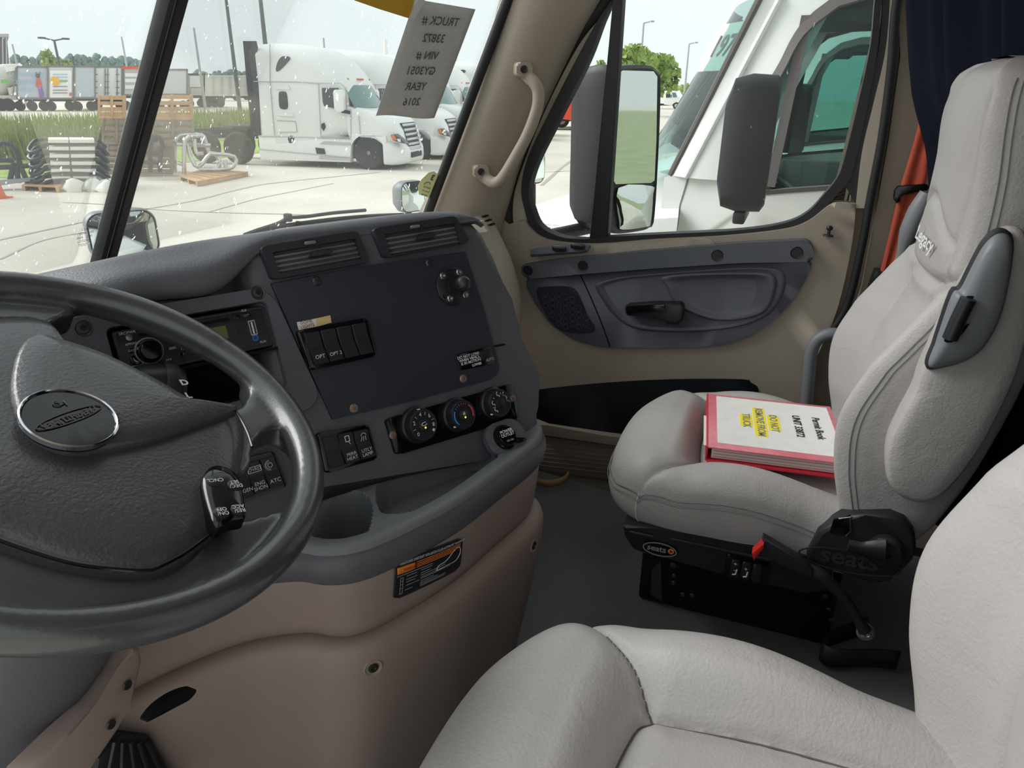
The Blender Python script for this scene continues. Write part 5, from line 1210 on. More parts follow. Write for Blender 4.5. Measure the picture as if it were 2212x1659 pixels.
# ================================================================ neighbouring trucks (same cab, parked alongside)
mat('truck_white', (226,228,225), .3, spec=.5, coat=.2); mat('truck_gasket', (92,86,84), .6); mat('cab_inside', (96,98,98), .8); mat('cab_dark', (52,56,58), .7)
VX = 1.03
Vin = [(p.y,p.z) for p in spline([AX(*p,1.012) for p in inner], 4)]            # quarter light + A side (front)
Vi2 = [(p.y,p.z) for p in spline([AX(*p,1.012) for p in i2], 4)]               # sill and rear side
def cab(name, X0, Y0, label, group, detail=True):
    P = lambda x, y, z: Vector((X0+x, Y0+y, z))
    r_ = empty(name, (X0, Y0+.6, 0), label, 'truck', group)
    # opening outline: sill from front to rear, rear edge up, top, front slope down
    front = [p for p in Vin if p[1] < 2.62][::-1]
    op = front + [p for p in Vi2 if p[1] < 2.60]
    op = op + [(-.155,2.70),(-.12,2.745),(-.05,2.765),(.25,2.755),(.38,2.72),(.455,2.66)]
    op = [(y,z) for y,z in op]
    for sx in (-1, 1):
        cy = sum(p[0] for p in op)/len(op); cz = sum(p[1] for p in op)/len(op)
        # side sheet: ring from opening to a big rectangle
        outer_ = []
        for y, z in op:
            dy, dz = y-cy, z-cz; k = 1e9
            for lim, d_ in ((1.02-cy,dy),(-1.6-cy,dy),(3.05-cz,dz),(.85-cz,dz)):
                if d_*lim > 1e-9: k = min(k, lim/d_)
            outer_.append((cy+dy*k, cz+dz*k))
        def ymx(z): return 1.02 if z < 2.03 else max(.3, 1.235-.27*1.02-(z-2.06)*.42-.02)
        def xo(y, z): return sx*(VX-.14*sstep(2.1,3.05,z)-.16*sstep(.45,1.05,y))
        bm = bmesh.new(); ringr = []
        for s in (1.09,1.16,1.35,1.6):
            ringr.append([(cy+(y-cy)*s, cz+(z-cz)*s) for y,z in op])
        ringr = ringr[:2]+[[(a[0]*.5+b[0]*.5, a[1]*.5+b[1]*.5) for a,b in zip(ringr[1], outer_)], outer_]
        # keep rings inside the sheet
        ringr = [[(max(-1.6,min(ymx(max(.85,min(3.05,z))),y)), max(.85,min(3.05,z))) for y,z in q] for q in ringr]
        add_grid(bm, [[P(xo(y,z), y, z) for y,z in q] for q in ringr], closed_u=True); finish('cab_side', bm, 'truck_white', r_, angle=60)
        bm = bmesh.new(); q1 = [(cy+(y-cy)*1.10, cz+(z-cz)*1.10) for y,z in op]; q2 = [(cy+(y-cy)*.985, cz+(z-cz)*.985) for y,z in op]
        add_grid(bm, [[P(xo(y,z)+sx*.004,y,z) for y,z in q1], [P(xo(y,z)+sx*.012,y,z) for y,z in op], [P(xo(y,z)-sx*.01,y,z) for y,z in q2]], closed_u=True); finish('window_surround', bm, 'truck_gasket', r_)
        bm = bmesh.new(); vs = [bm.verts.new(P(xo(y,z)-sx*.006,y,z)) for y,z in op]; bm.faces.new(vs); bmesh.ops.triangulate(bm, faces=bm.faces[:]); finish('door_glass', bm, 'teal_glass', r_, smooth=False)
        prism('window_mullion', [P(xo(y,z)+sx*.006,y,z) for y,z in ((.475,2.69),(.515,2.02),(.555,2.02),(.515,2.69))], (-sx*.03,0,0), 'truck_gasket', r_)
        # door seam
        tube('door_seam', [P(xo(y,z)+sx*.002,y,z) for y,z in ((.93,1.0),(.93,1.9),(.90,2.05))], .005, 'grey_print', r_, 5)
    # windshield
    rows = []
    for j in range(9):
        t = j/8; rows.append([])
        for i in range(17):
            x = -.86+1.72*i/16; p = ws(x*.98, t*.92); rows[-1].append(P(p.x, p.y+.03, p.z))
    loft('windshield', rows, 'teal_glass', r_)
    for s in (-1, 1):
        tube('windshield_gasket', [P(s*.865*(1+.05*t/8), ws(.86,t*.92/8).y+.02, ws(.86,t*.92/8).z) for t in range(9)], .017, 'truck_gasket', r_, 8)
        # white pillar between gasket and door
        rr = []
        for t in range(10):
            p = ws(.86, t*.92/9); rr.append([P(s*(.872*(1+.05*t/9)), p.y+.015, p.z), P(s*(.93*(1-.02*t/9)), p.y-.05, p.z), P(s*(.96-.06*t/9), p.y-.13, p.z), P(s*(.97-.10*t/9), p.y-.28, p.z)])
        loft('pillar', rr, 'truck_white', r_)
        tube('pillar_rail', [P(s*(.93*(1-.02*t/9)+.008), ws(.86,t*.92/9).y-.06, ws(.86,t*.92/9).z) for t in range(10)], .012, 'truck_white', r_, 8)
    # roof, hood, cowl, inside
    rr = []
    for j in range(10):
        t = j/9; y = .62-2.2*t; zt = 2.80+.75*sstep(0,.7,t)
        rr.append([P(x*(.90), y-.05*x*x, zt-.10*abs(x)**3) for x in [-1+2*i/14 for i in range(15)]])
    loft('roof', rr, 'truck_white', r_)
    rr = []
    for j in range(14):
        t = j/13; w_ = .98-.12*t; zt = 1.985-.46*t**1.3-.12*sstep(.85,1,t)
        rr.append([P(x*w_, 1.0+1.45*t-.10*x*x*t-.16*x*x*(1-t)*.5, zt-.13*abs(x)**2.5) for x in [-1+2*i/18 for i in range(19)]] )
        e = rr[-1]; rr[-1] = [e[0]+Vector((-.03,0,-.75)), e[0]+Vector((-.04,0,-.20))]+e+[e[-1]+Vector((.04,0,-.20)), e[-1]+Vector((.03,0,-.75))]
    loft('hood', rr, 'truck_white', r_)
    box('dash', P(0,.80,1.72), 1.75, .38, .55, 'cab_dark', r_, bevel=.06)
    box('inner_floor', P(0,-.1,1.30), 1.9, 1.9, .05, 'cab_dark', r_)
    box('bulkhead', P(0,-1.0,2.0), 1.9, .05, 1.6, 'cab_inside', r_)
    box('headliner', P(0,-.3,2.80), 1.6, 1.3, .04, 'cab_inside', r_)
    box('sun_visor', P(-.5,.40,2.70), .62, .24, .05, 'cab_inside', r_, bevel=.01)
    for s in (-1, 1): box('inner_door', P(s*.86,.10,1.66), .05, .9, .66, 'cab_inside', r_, bevel=.02)
    Fq = Frame(P(-.51,.60,2.03), EX, Vector((0,.5,.86)))
    tube('inner_wheel', [Fq.o+Fq.u*(.22*math.cos(t))+Vector((0,.80,-.45)).normalized()*-.0+Vector((0,.87,.49))*(.22*math.sin(t)) for t in [k*PI/16 for k in range(32)]], .016, 'frame_black', r_, 8, closed=True)
    for s in (-.51,.51):
        box('inner_seat', P(s,-.30,1.98), .46, .16, .85, 'cab_dark', r_, bevel=.06)
    # tall door mirror, driver side
    for s in (-1,):
        c_ = P(s*1.27,.625,2.205); bm = bmesh.new(); q = rrect(-.085,-.255,.085,.255,.05,5)
        add_grid(bm, [[c_+Vector((a*k_*.55-b*0, d_, b*k_)) for a,b in q] for k_, d_ in ((.9,-.085),(1.0,-.07),(1.02,.02),(.95,.085),(.6,.11))], closed_u=True, cap0=True, cap1=True)
        finish('door_mirror', bm, 'plastic_grey' if False else 'frame_black', r_)
        box('mirror_arm', P(s*1.17,.63,1.92), .26, .05, .05, 'frame_black', r_, bevel=.01)
    return r_
n1 = cab('parked_truck', 3.43, -.43, 'white truck parked right alongside, filling the passenger window', 'white trucks parked alongside')
# paper number and door label on the near neighbour
pn = AX(1557,100,2.72); Fn = Frame(AX(1557,100,2.75), Vector((.75,.45,0)), Vector((-.05,-.4,.9)))
text('number_paper', '197', Fn, 0, 0, .14, 'ink', n1, flip=True, c=.006, bold=.002)
prism('number_paper', [Fn.P(a,b,.012) for a,b in ((-.17,-.11),(.17,-.11),(.17,.11),(-.17,.11))], -Fn.n*.002, 'paper', n1)
n2 = dup(n1, n1.location+Vector((3.30,-.12,0)), 0, 'second white truck beyond, seen through the neighbour cab windows')
n2.name = 'parked_truck.001'
# ================================================================ yard
def ground_mat(name, c1, c2, scale, rough=.9, bump=.3):
    m = mat(name, c1, rough, spec=.2); n = m.node_tree.nodes; l = m.node_tree.links; b = n['Principled BSDF']
    tc = n.new('ShaderNodeTexCoord'); t = n.new('ShaderNodeTexNoise'); t.inputs['Scale'].default_value = scale; t.inputs['Detail'].default_value = 8; t.inputs['Roughness'].default_value = .65
    r = n.new('ShaderNodeValToRGB'); r.color_ramp.elements[0].position = .35; r.color_ramp.elements[1].position = .65
    r.color_ramp.elements[0].color = lin(c1)+(1,); r.color_ramp.elements[1].color = lin(c2)+(1,)
    l.new(tc.outputs['Object'], t.inputs['Vector']); l.new(t.outputs['Fac'], r.inputs['Fac']); l.new(r.outputs['Color'], b.inputs['Base Color'])
    return m
ground_mat('concrete', (196,191,179), (212,207,195), .35)
ground_mat('concrete_far', (205,198,184), (216,210,198), .12)
mat('joint_dark', (168,163,150), .9)
ground_mat('lawn', (138,166,84), (164,188,104), 1.2)
ground_mat('weeds', (128,148,78), (172,178,112), 6)
ground_mat('lawn_back', (142,152,118), (164,172,140), 1.0)
mat('tyre', (48,48,50), .85); mat('alloy', (188,190,192), .35, metal=.7); mat('chassis', (44,46,50), .7)
mat('lamp_clear', (210,214,218), .15); mat('lamp_amber', (214,110,60), .4); mat('grille_steel', (190,196,202), .25, metal=.6)
mat('glass_teal', (96,132,130), .12, spec=.6); mat('glass_dark', (62,68,70), .15, spec=.6)
mat('seam_grey', (176,178,176), .6)
gr = tag(prism('ground', [Vector((-120,-120,0)), Vector((260,-120,0)), Vector((260,260,0)), Vector((-120,260,0))], (0,0,-.3), 'concrete', smooth=False), 'pale concrete truck yard with dark joints', 'yard', kind='structure')
def strip(name, pix, w, material, parent, z=.006):
    pts = spline([AZ(x,y,z) for x,y in pix], 4); bm = bmesh.new(); rows = [[],[]]
    for i, p in enumerate(pts):
        t = (pts[min(i+1,len(pts)-1)]-pts[max(i-1,0)]).normalized(); n_ = Vector((-t.y,t.x,0)); ww = w*random.uniform(.6,1.3)
        rows[0].append(p+n_*ww*.5); rows[1].append(p-n_*ww*.5)
    add_grid(bm, rows); return finish(name, bm, material, parent)
strip('pavement_joint', [(-20,522),(120,492),(280,458),(420,433),(520,408),(600,394),(820,372)], .10, 'joint_dark', gr)
strip('pavement_joint', [(135,437),(220,441),(330,452),(450,458),(600,462),(680,464)], .07, 'joint_dark', gr)
strip('pavement_joint', [(1170,400),(1230,350),(1290,318)], .10, 'joint_dark', gr)
strip('pavement_crack', [(450,458),(500,444),(560,428),(640,412),(720,396)], .05, 'joint_dark', gr)
strip('pavement_crack', [(0,560),(90,520),(190,500)], .04, 'joint_dark', gr)
strip('pavement_crack', [(1172,372),(1240,368),(1292,360)], .06, 'joint_dark', gr)
for pix, mm, z in (([(-60,384),(120,384),(236,372),(560,330),(560,300),(430,302),(230,330),(-60,350)], 'lawn', .012),):
    tag(prism('lawn', [AZ(x,y,z) for x,y in pix], (0,0,-.01), mm, smooth=False), 'mown bright green lawn strip behind the stacked guards', 'lawn', kind='stuff')
tag(prism('lawn', [Vector((-40,-90,.01)), Vector((60,-90,.01)), Vector((60,-14,.01)), Vector((-40,-14,.01))], (0,0,-.008), 'lawn_back', smooth=False), 'green lawn behind this truck seen in the mirror', 'lawn', kind='stuff')
tag(prism('far_lot', [AZ(x,y,.008) for x,y in ((-80,272),(150,270),(240,262),(600,232),(600,212),(-80,225))], (0,0,-.006), 'concrete_far', smooth=False), 'pale gravel lot in front of the trailers', 'lot', kind='stuff')
# tall weeds: blades as one uncountable mass
bm = bmesh.new()
A_p, B_p = AZ(-60,352,0), AZ(-60,275,0)
rng = random.Random(3)
for k in range(9000):
    px = rng.uniform(-40,560); py = rng.uniform(300 - (px/560)*30, 352-(px/560)*62)
    if 235 < px < 400 and py > 330: continue
    p = AZ(px,py,0); h = rng.uniform(.35,.95)*1.35; a = rng.uniform(0,PI); w = rng.uniform(.03,.07); d = Vector((math.cos(a),math.sin(a),0))*w; ln = Vector((rng.uniform(-.2,.2),rng.uniform(-.2,.2),0))
    v = [bm.verts.new(p-d), bm.verts.new(p+d), bm.verts.new(p+ln*.5+Vector((0,0,h*.6))+d*.6), bm.verts.new(p+ln+Vector((0,0,h)))]
    bm.faces.new(v)
tag(finish('tall_weeds', bm, 'weeds', None, smooth=False, recalc=False), 'tall green weeds along the yard edge', 'weeds', kind='stuff')
class FF(Frame):
    def __init__(s, px, py, z=0):
        o = AZ(px,py,z) if z == 0 else AZ(px,py,z); d = Vector((o.x-CAM.x,o.y-CAM.y,0)).normalized()
        Frame.__init__(s, o, Vector((d.y,-d.x,0)), EZ); s.d = d
    def quad(s, pts, depth, name, material, parent=None, c=0, bevel=0):
        return prism(name, [s.px(x,y,c) for x,y in pts], s.d*depth, material, parent, bevel=bevel)
def rect(x0,y0,x1,y1): return ((x0,y1),(x1,y1),(x1,y0),(x0,y0))
# ---------------------------------------------------------------- row of white sleeper trucks
TO = Vector((18.84,12.47,0)); TH = Vector((.147,-.989,0)).normalized(); TS = Vector((TH.y,-TH.x,0))
def T(l, w, z): return TO+TH*l-TS*w+EZ*z
TW = 2.42
tk = empty('sleeper_truck', TO, 'white sleeper truck nearest in the row, whole side visible through windshield', 'truck', 'white sleeper trucks in a row')
def secs(data, n=4):
    """loft of rounded sections: (l, z0, z1, inset, round)"""
    rows = []
    for l, z0, z1, ins, r in data:
        q = rrect(ins, z0, TW-ins, z1, max(.02,min(r,(z1-z0)/2-.01)), 5); rows.append([T(l, a, b) for a, b in q])
    return rows
body = [(-3.62,.30,3.50,.06,.22),(-3.45,.30,3.54,.02,.30),(-3.0,.30,3.58,0,.42),(-2.4,.30,3.56,0,.50),(-1.9,.30,3.50,0,.55),(-1.55,.34,3.39,.01,.58),(-1.25,.60,3.23,.03,.60),(-1.0,.80,3.03,.06,.56),(-.80,.90,2.80,.09,.48),(-.66,.95,2.58,.12,.36),(-.58,.95,2.44,.15,.24)]
loft('cab_body', secs(body), 'truck_white', tk, closed_u=True, cap0=True, cap1=True, angle=50)
hood = [(-.62,.95,1.84,.03,.10),(-.3,.95,1.80,.03,.14),(.0,.80,1.74,.03,.20),(.35,.66,1.66,.06,.28),(.62,.55,1.54,.12,.34),(.82,.50,1.40,.20,.34),(.95,.45,1.16,.30,.30),(1.02,.42,.85,.40,.2)]
loft('hood', secs(hood), 'truck_white', tk, closed_u=True, cap0=True, cap1=True, angle=50)
bump_ = [(.50,.16,.86,.01,.10),(.72,.15,.84,.03,.14),(.92,.16,.80,.12,.18),(1.05,.18,.72,.28,.2),(1.12,.22,.60,.46,.16)]
loft('bumper', secs(bump_), 'truck_white', tk, closed_u=True, cap0=True, cap1=True, angle=50)
prism('side_skirt', [T(l,.005,z) for l,z in ((-3.70,.92),(-.52,.88),(-.56,.60),(-.62,.20),(-3.72,.18))], -TS*.25, 'truck_white', tk, bevel=.03)
prism('side_skirt', [T(l,TW-.25,z) for l,z in ((-3.70,.92),(-.52,.88),(-.56,.60),(-.62,.20),(-3.72,.18))], -TS*.25, 'truck_white', tk, bevel=.03)
for t0 in (.02,TW-.30): prism('fender_arch', [T(l,t0,z) for l,z in [(-.62,.86)]+[(.62*math.cos(a),.44+.62*math.sin(a)) for a in [PI-.25-(PI-.5)*k/12 for k in range(13)]]+[(.62,.86),(.60,1.02),(-.55,1.05)]], -TS*.28, 'truck_white', tk, bevel=.02)
# rear side extenders
prism('side_extender', [T(l,.03,z) for l,z in ((-3.62,.92),(-3.95,.92),(-3.85,3.62),(-3.42,3.62),(-3.40,3.45))], -TS*.05, 'chassis', tk)
prism('side_extender', [T(l,TW-.08,z) for l,z in ((-3.62,.92),(-3.95,.92),(-3.85,3.62),(-3.42,3.62),(-3.40,3.45))], -TS*.05, 'chassis', tk)
def tp(px, py, w=0): 
    p = PLN(px,py,TS,TS.dot(TO)-w); return p
def tpoly(name, pts, material, w=-.006, n=0, dep=.02, par=None):
    q = [tp(x,y,w) for x,y in pts]; q = spline(q, n, True) if n else q
    return prism(name, q, -TS*dep, material, par or tk)
tpoly('roof_window', [(596,153),(598,138),(606,124),(616,121),(626,124),(622,134),(604,152)], 'glass_dark', -.012, 3)
tpoly('sleeper_window', [(602,203),(605,198),(616,198),(620,206),(622,230),(618,236),(607,235),(603,228)], 'glass_dark', -.012, 2)
tpoly('window_trim', [(591,188),(595,184),(622,184),(626,190),(624,194),(595,192)], 'truck_white', -.03); tpoly('window_trim', [(596,244),(632,246),(634,252),(600,250)], 'truck_white', -.03)
dwn = tpoly('door_window', [(695,190),(730,190),(738,205),(746,240),(722,234),(700,229),(697,220)], 'glass_dark', -.012)
for pth in ([(583,95),(583,175),(588,240),(593,292)], [(548,176),(640,177),(690,180),(735,180),(750,192)], [(688,182),(690,230),(693,295)], [(693,295),(757,297)], [(757,235),(758,297)], [(560,294),(640,296),(757,300)], [(598,260),(638,262),(642,285),(600,286)], [(775,250),(778,290)], [(560,322),(640,330),(755,340)]):
    tube('panel_seam', [tp(x,y,-.008) for x,y in pth], .014, 'seam_grey', tk, 5)
tpoly('fuel_hatch', [(622,296),(633,294),(635,306),(625,309)], 'chassis', -.012, 2); tpoly('step_hatch', [(681,319),(700,321),(703,333),(684,332)], 'chassis', -.02)
tpoly('door_handle', [(694,268),(700,265),(703,274),(699,283),(694,276)], 'chassis', -.015)
tpoly('step_tread', [(700,305),(757,308),(757,314),(690,311)], 'seam_grey', -.02); tpoly('lower_step', [(690,338),(757,342),(757,347),(688,343)], 'seam_grey', -.03)
# windshield across the front of the cab
rows = []
for j in range(7):
    t = j/6; rows.append([])
    for i in range(15):
        a = -1+2*i/14; w = TW/2+a*(1.17-.10*t); l = -.16-.36*t-.20*abs(a)**2.4; rows[-1].append(T(l, w, 1.79+.64*t))
loft('windshield', rows, 'glass_teal', tk)
for k in (-.8,-.15,0,.15,.8): box('marker_lamp', T(-.62-.10*abs(k),TW/2+k*1.0,2.60), .05, .10, .05, 'lamp_amber', tk, bevel=.01)
# headlights, grille
for s in (0,1):
    q = [(843,292),(852,290),(866,300),(876,311),(862,308),(848,303)]
    pts = [tp(x,y,-.02) for x,y in q]
    if s: pts = [p+TS*-(TW-.30) for p in pts]
    hl_ = prism('headlight', pts, -TS*.30, 'glass_dark', tk, bevel=.02)
    pts = [p+(TS*.012 if not s else -TS*.29) for p in [tp(x,y,-.02) if not s else tp(x,y,-.02)+TS*-(TW-.30) for x,y in ((844,293),(851,291),(858,303),(849,302))]]; prism('turn_lamp', pts, -TS*.01, 'lamp_amber', hl_)
    pts = [p+(TS*.012 if not s else -TS*.29) for p in [tp(x,y,-.02) if not s else tp(x,y,-.02)+TS*-(TW-.30) for x,y in ((858,300),(865,300),(866,307),(860,306))]]; prism('lens', pts, -TS*.01, 'lamp_clear', hl_)
gp_ = prism('grille', [T(1.52,w,1.36) if False else T(l,w,z) for l,w,z in ((.90,TW/2-.60,1.36),(.90,TW/2+.60,1.36),(1.12,TW/2+.50,.52),(1.12,TW/2-.50,.52))], TH*-.2, 'chassis', tk)
for k in range(6):
    t = (k+.4)/6; l = .90+.22*t+.02; z = 1.36-.84*t; wdt = .58-.10*t
    box('grille_bar', T(l,TW/2,z), .05, 2*wdt, .075, 'grille_steel', tk, bevel=.012, R=Matrix.Rotation(math.atan2(TH.y,TH.x),3,'Z'))
box('intake', T(1.14,TW/2,.42), .06, .9, .16, 'chassis', tk, bevel=.02, R=Matrix.Rotation(math.atan2(TH.y,TH.x),3,'Z'))
# mirrors
for w in (-.20, TW+.02):
    bm = bmesh.new(); add_prism(bm, [T(-.75+a,w,2.02+b) for a,b in rrect(-.16,-.34,.14,.28,.08)], -TS*.18, .04, 3); mm_ = finish('door_mirror', bm, 'truck_white', tk)
    tube('mirror_arm', [T(-.70,w+.05,1.70), T(-.50,w+(.22 if w < 0 else -.10),1.66)], .05, 'chassis', tk, 6)
# wheels
def wheel(parent, l, w, front=True, r=.50):
    o = T(l, w, r); ax = TS
    t_ = lathe('wheel', [(r*.60,-.13),(r*.86,-.15),(r*.97,-.11),(r,-.05),(r,.05),(r*.97,.11),(r*.86,.15),(r*.60,.13)], o, ax, 'tyre', parent, 28)
    lathe('rim', [(r*.62,.10),(r*.60,.13),(r*.56,.12),(r*.50,.06 if front else -.05),(r*.26,.07 if front else -.07),(r*.24,.11 if front else -.02),(r*.12,.13 if front else .04),(0,.13 if front else .04)], o, ax, 'alloy' if front else 'chassis', t_, 24)
    for k in range(10):
        a = 2*PI*k/10
        if front: lathe('wheel_nut', [(.022,.06),(.018,.10),(0,.11)], o+TH*(r*.38*math.cos(a))+EZ*(r*.38*math.sin(a)), ax, 'chassis', t_, 6)
wheel(tk, 0, .17); wheel(tk, 0, TW-.17)
for l in (-4.55,-5.75):
    wheel(tk, l, .18, False); wheel(tk, l, TW-.18, False)
for w in (.75,TW-.75): box('frame_rail', T(-3.9,w,.90), 5.2, .10, .26, 'chassis', tk, R=Matrix.Rotation(math.atan2(TH.y,TH.x),3,'Z'))
prism('fifth_wheel', [T(l,w,1.16) for l,w in ((-4.2,.65),(-4.2,TW-.65),(-4.9,TW-.55),(-5.5,TW-.9),(-5.5,.9),(-4.9,.55))], (0,0,-.10), 'chassis', tk, bevel=.02)
box('underbody', T(-1.8,TW/2,.55), 3.6, 2.0, .5, 'chassis', tk, R=Matrix.Rotation(math.atan2(TH.y,TH.x),3,'Z'))
lbs = ['second white sleeper truck in the row, half hidden by the hanging sheet', 'third white sleeper truck in the row, right of the hanging sheet', 'fourth white sleeper truck in the row, beside the windshield pillar', 'fifth white sleeper truck in the row, nose seen in quarter window', 'sixth white sleeper truck in the row, nearest the red trucks']
for k, lb in enumerate(lbs):
    dup(tk, TO-TS*(3.75*(k+1))+TH*(.25 if k < 3 else 1.1), 0, lb)
# ---------------------------------------------------------------- trailers and far vehicles on the left
mat('trailer_white', (216,220,222), .5); mat('trailer_grey', (186,194,204), .45); mat('trailer_frame', (120,118,116), .6); mat('print_blue', (150,190,214), .6); mat('print_orange', (214,96,64), .6); mat('print_purple', (150,84,178), .6)
mat('print_yellow', (238,180,40), .6); mat('print_green', (120,180,100), .6); mat('brown_skin', (96,58,48), .7); mat('white_pane', (240,240,238), .5); mat('yard_red', (220,74,48), .4); mat('dirty_white', (206,204,194), .7)
def trailer(px0, px1, y0, y1, yg, depth, body, label, frame='trailer_frame', legs=True, grp='trailers parked across the lot'):
    F = FF((px0+px1)/2, yg); r_ = empty('box_trailer', F.o, label, 'trailer', grp)
    b_ = F.quad(rect(px0,y0,px1,y1), depth, 'box', body, r_)
    for q in (rect(px0,y0-1.5,px1,y0+2.5), rect(px0,y1-2.5,px1,y1+1.5), rect(px0-1,y0,px0+2.5,y1), rect(px1-2.5,y0,px1+1,y1)): F.quad(q, .15, 'edge_rail', frame, r_, c=.06)
    F.quad(rect(px0+3,y1+1,px1-3,y1+6), depth-.4, 'underframe', 'chassis', r_, c=-.3)
    if legs:
        for x in np.linspace(px0+8, px1-8, max(2,int((px1-px0)/22))):
            c_ = F.px(x,yg-8,-.2); rr = abs((F.px(x,yg-8)-F.px(x,yg)).length); rr = max(.42,min(.55,rr))
            c_.z = rr; t_ = lathe('wheel', [(rr*.5,-.14),(rr*.95,-.14),(rr,-.08),(rr,.08),(rr*.95,.14),(rr*.5,.14)], c_, -F.d, 'tyre', r_, 16); lathe('rim', [(rr*.55,.12),(rr*.4,.10),(0,.11)], c_, -F.d, 'alloy', t_, 12)
    return r_, F
t1, F = trailer(36,104,144,213,240,2.6,'trailer_grey','grey trailer printed with a woman in orange top and purple skirt')
FT = Frame(F.px(58,168,.12), F.u, EZ); text('lettering', 'by hunger\ntogether', FT, 0, 0, .62, 'print_blue', t1, c=0)
F.quad([(81,163),(84,170),(85,168),(83,160)], .02, 'print_figure', 'brown_skin', t1, c=.12)
for q, mm in (([(77,156),(80,160),(84,159),(87,155),(86,164),(84,168),(79,168),(77,163)],'brown_skin'), ([(79,168),(85,168),(90,180),(90,188),(78,188),(78,180)],'print_orange'), ([(82,188),(91,188),(95,208),(86,210)],'print_purple')): F.quad(q, .02, 'print_figure', mm, t1, c=.12)
F.quad(rect(40,192,72,194), .02, 'print_line', 'print_blue', t1, c=.12)
t2, F = trailer(103,160,143,213,240,2.6,'trailer_white','white trailer rear with sun logo and green lettering')
F.quad(rect(108,152,155,211), .03, 'sign_panel', 'white_pane', t2, c=.12)
lathe('print_sun', [(.36,0),(0,.03)], F.px(119,175,.2), -F.d, 'print_yellow', t2, 14); F.quad(rect(123,173,146,177), .02, 'print_line', 'print_green', t2, c=.2)
for y in (160,166,186,194,200): F.quad(rect(114,y,146,y+1.6), .02, 'print_line', 'print_blue' if y < 170 else 'trailer_frame', t2, c=.2)
F.quad(rect(150,200,155,207), .02, 'print_mark', 'print_orange', t2, c=.2)
t3, F = trailer(160,206,143,212,240,8,'trailer_grey','plain grey-blue trailer between printed trailer and door trailer')
t4, F = trailer(203,268,144,214,238,8,'white_pane','white trailer with rear barn doors behind the pallet stack')
for x in (205,226,232,252,262): F.quad(rect(x,148,x+2.2,206), .06, 'lock_rod', 'trailer_frame', t4, c=.14)
for y in (160,175,188,200): 
    for x in (203,228,250): F.quad(rect(x,y,x+8,y+2), .05, 'hinge', 'trailer_frame', t4, c=.2)
t5, F = trailer(266,302,145,206,238,3,'dirty_white','white utility truck body just left of the centre bar')
for y in (158,170,184): F.quad(rect(270,y,300,y+8), .1, 'cabinet_door', 'white_pane', t5, c=.14)
F.quad(rect(262,144,310,149), .2, 'roof_rail', 'yard_red', t5, c=.2)
t6, F = trailer(338,405,150,205,236,10,'trailer_white','long white trailer right of the centre bar')
t7, F = trailer(403,442,160,206,232,4,'trailer_grey','boxy dark-framed trailer beyond the pallets',frame='chassis')
F.quad(rect(410,164,436,188), .05, 'panel', 'white_pane', t7, c=.2); F.quad(rect(412,190,438,206), .05, 'panel', 'dirty_white', t7, c=.2)
t8, F = trailer(442,548,164,206,218,2.4,'dirty_white','low white flatbed load far behind the light pole',frame='dirty_white')
for x in (460,478,496,514,532): F.quad(rect(x,166,x+2,204), .1, 'stake', 'seam_grey', t8, c=.2)
t9 = empty('yard_tractor', FF(530,216).o, 'small dark tractor parked at the far lot edge', 'truck'); F = FF(530,216)
F.quad([(508,212),(508,202),(516,200),(518,188),(534,186),(538,212)], 2, 'cab', 'trailer_frame', t9, bevel=.05); F.quad(rect(521,190,532,198), .05, 'window', 'glass_teal', t9, c=.1)
for x in (514,532): lathe('wheel', [(.5,-.15),(.5,.15),(.2,.18),(0,.16)], Vector((F.px(x,213).x,F.px(x,213).y,.5)), -F.d, 'tyre', t9, 14)
fb = empty('bare_flatbed', FF(450,232).o, 'empty dark flatbed chassis behind the pallet stack', 'trailer'); F = FF(450,232)
F.quad(rect(430,214,486,220), 2, 'deck', 'chassis', fb)
for x in (438,450,464,476): lathe('wheel', [(.28,-.15),(.5,-.12),(.5,.12),(.28,.15),(.1,.1),(0,.1)], Vector((F.px(x,226).x,F.px(x,226).y,.5)), -F.d, 'tyre', fb, 16)
# cement mixer at the left edge
cm = empty('mixer_truck', FF(15,240).o, 'dirty white concrete mixer truck at left edge', 'truck'); F = FF(15,240)
c_ = F.px(4,172); lathe('drum', [(.5,-3.2),(1.1,-2.2),(1.25,-.6),(1.0,.8),(.6,1.7),(.45,1.9)], c_+F.d*1.3, (F.u*.9+EZ*.45), 'dirty_white', cm, 20)
F.quad([(16,190),(34,186),(40,196),(20,206)], .6, 'chute', 'dirty_white', cm, c=.3); F.quad([(10,145),(34,143),(36,152),(14,156)], .8, 'hopper', 'white_pane', cm, c=.2)
F.quad(rect(-10,206,38,216), 2, 'frame', 'dirty_white', cm); F.quad(rect(2,172,20,180), .05, 'print_panel', 'print_green', cm, c=.5)
for x in (4,20): lathe('wheel', [(.28,-.15),(.52,-.12),(.52,.12),(.28,.15),(.1,.1),(0,.1)], Vector((F.px(x,232).x,F.px(x,232).y,.52)), -F.d, 'tyre', cm, 16)
tube('ladder_rail', [F.px(28,206,.4), F.px(34,146,.4)], .05, 'trailer_frame', cm, 6)
# corrugated building
bb = empty('metal_building', FF(8,214).o, 'corrugated grey metal building at the far left', 'building'); F = FF(5,214)
F.quad([(-60,216),(-60,78),(15,78),(20,140),(24,216)], 12, 'wall', 'trailer_frame', bb); F.quad(rect(-62,73,19,80), 12.5, 'roof_edge', 'seam_grey', bb, c=.3)
for k in range(9): F.quad([(-50+k*8,215),(-52+k*8,80),(-49+k*8,80),(-47+k*8,215)], .2, 'rib', 'seam_grey', bb, c=.2)
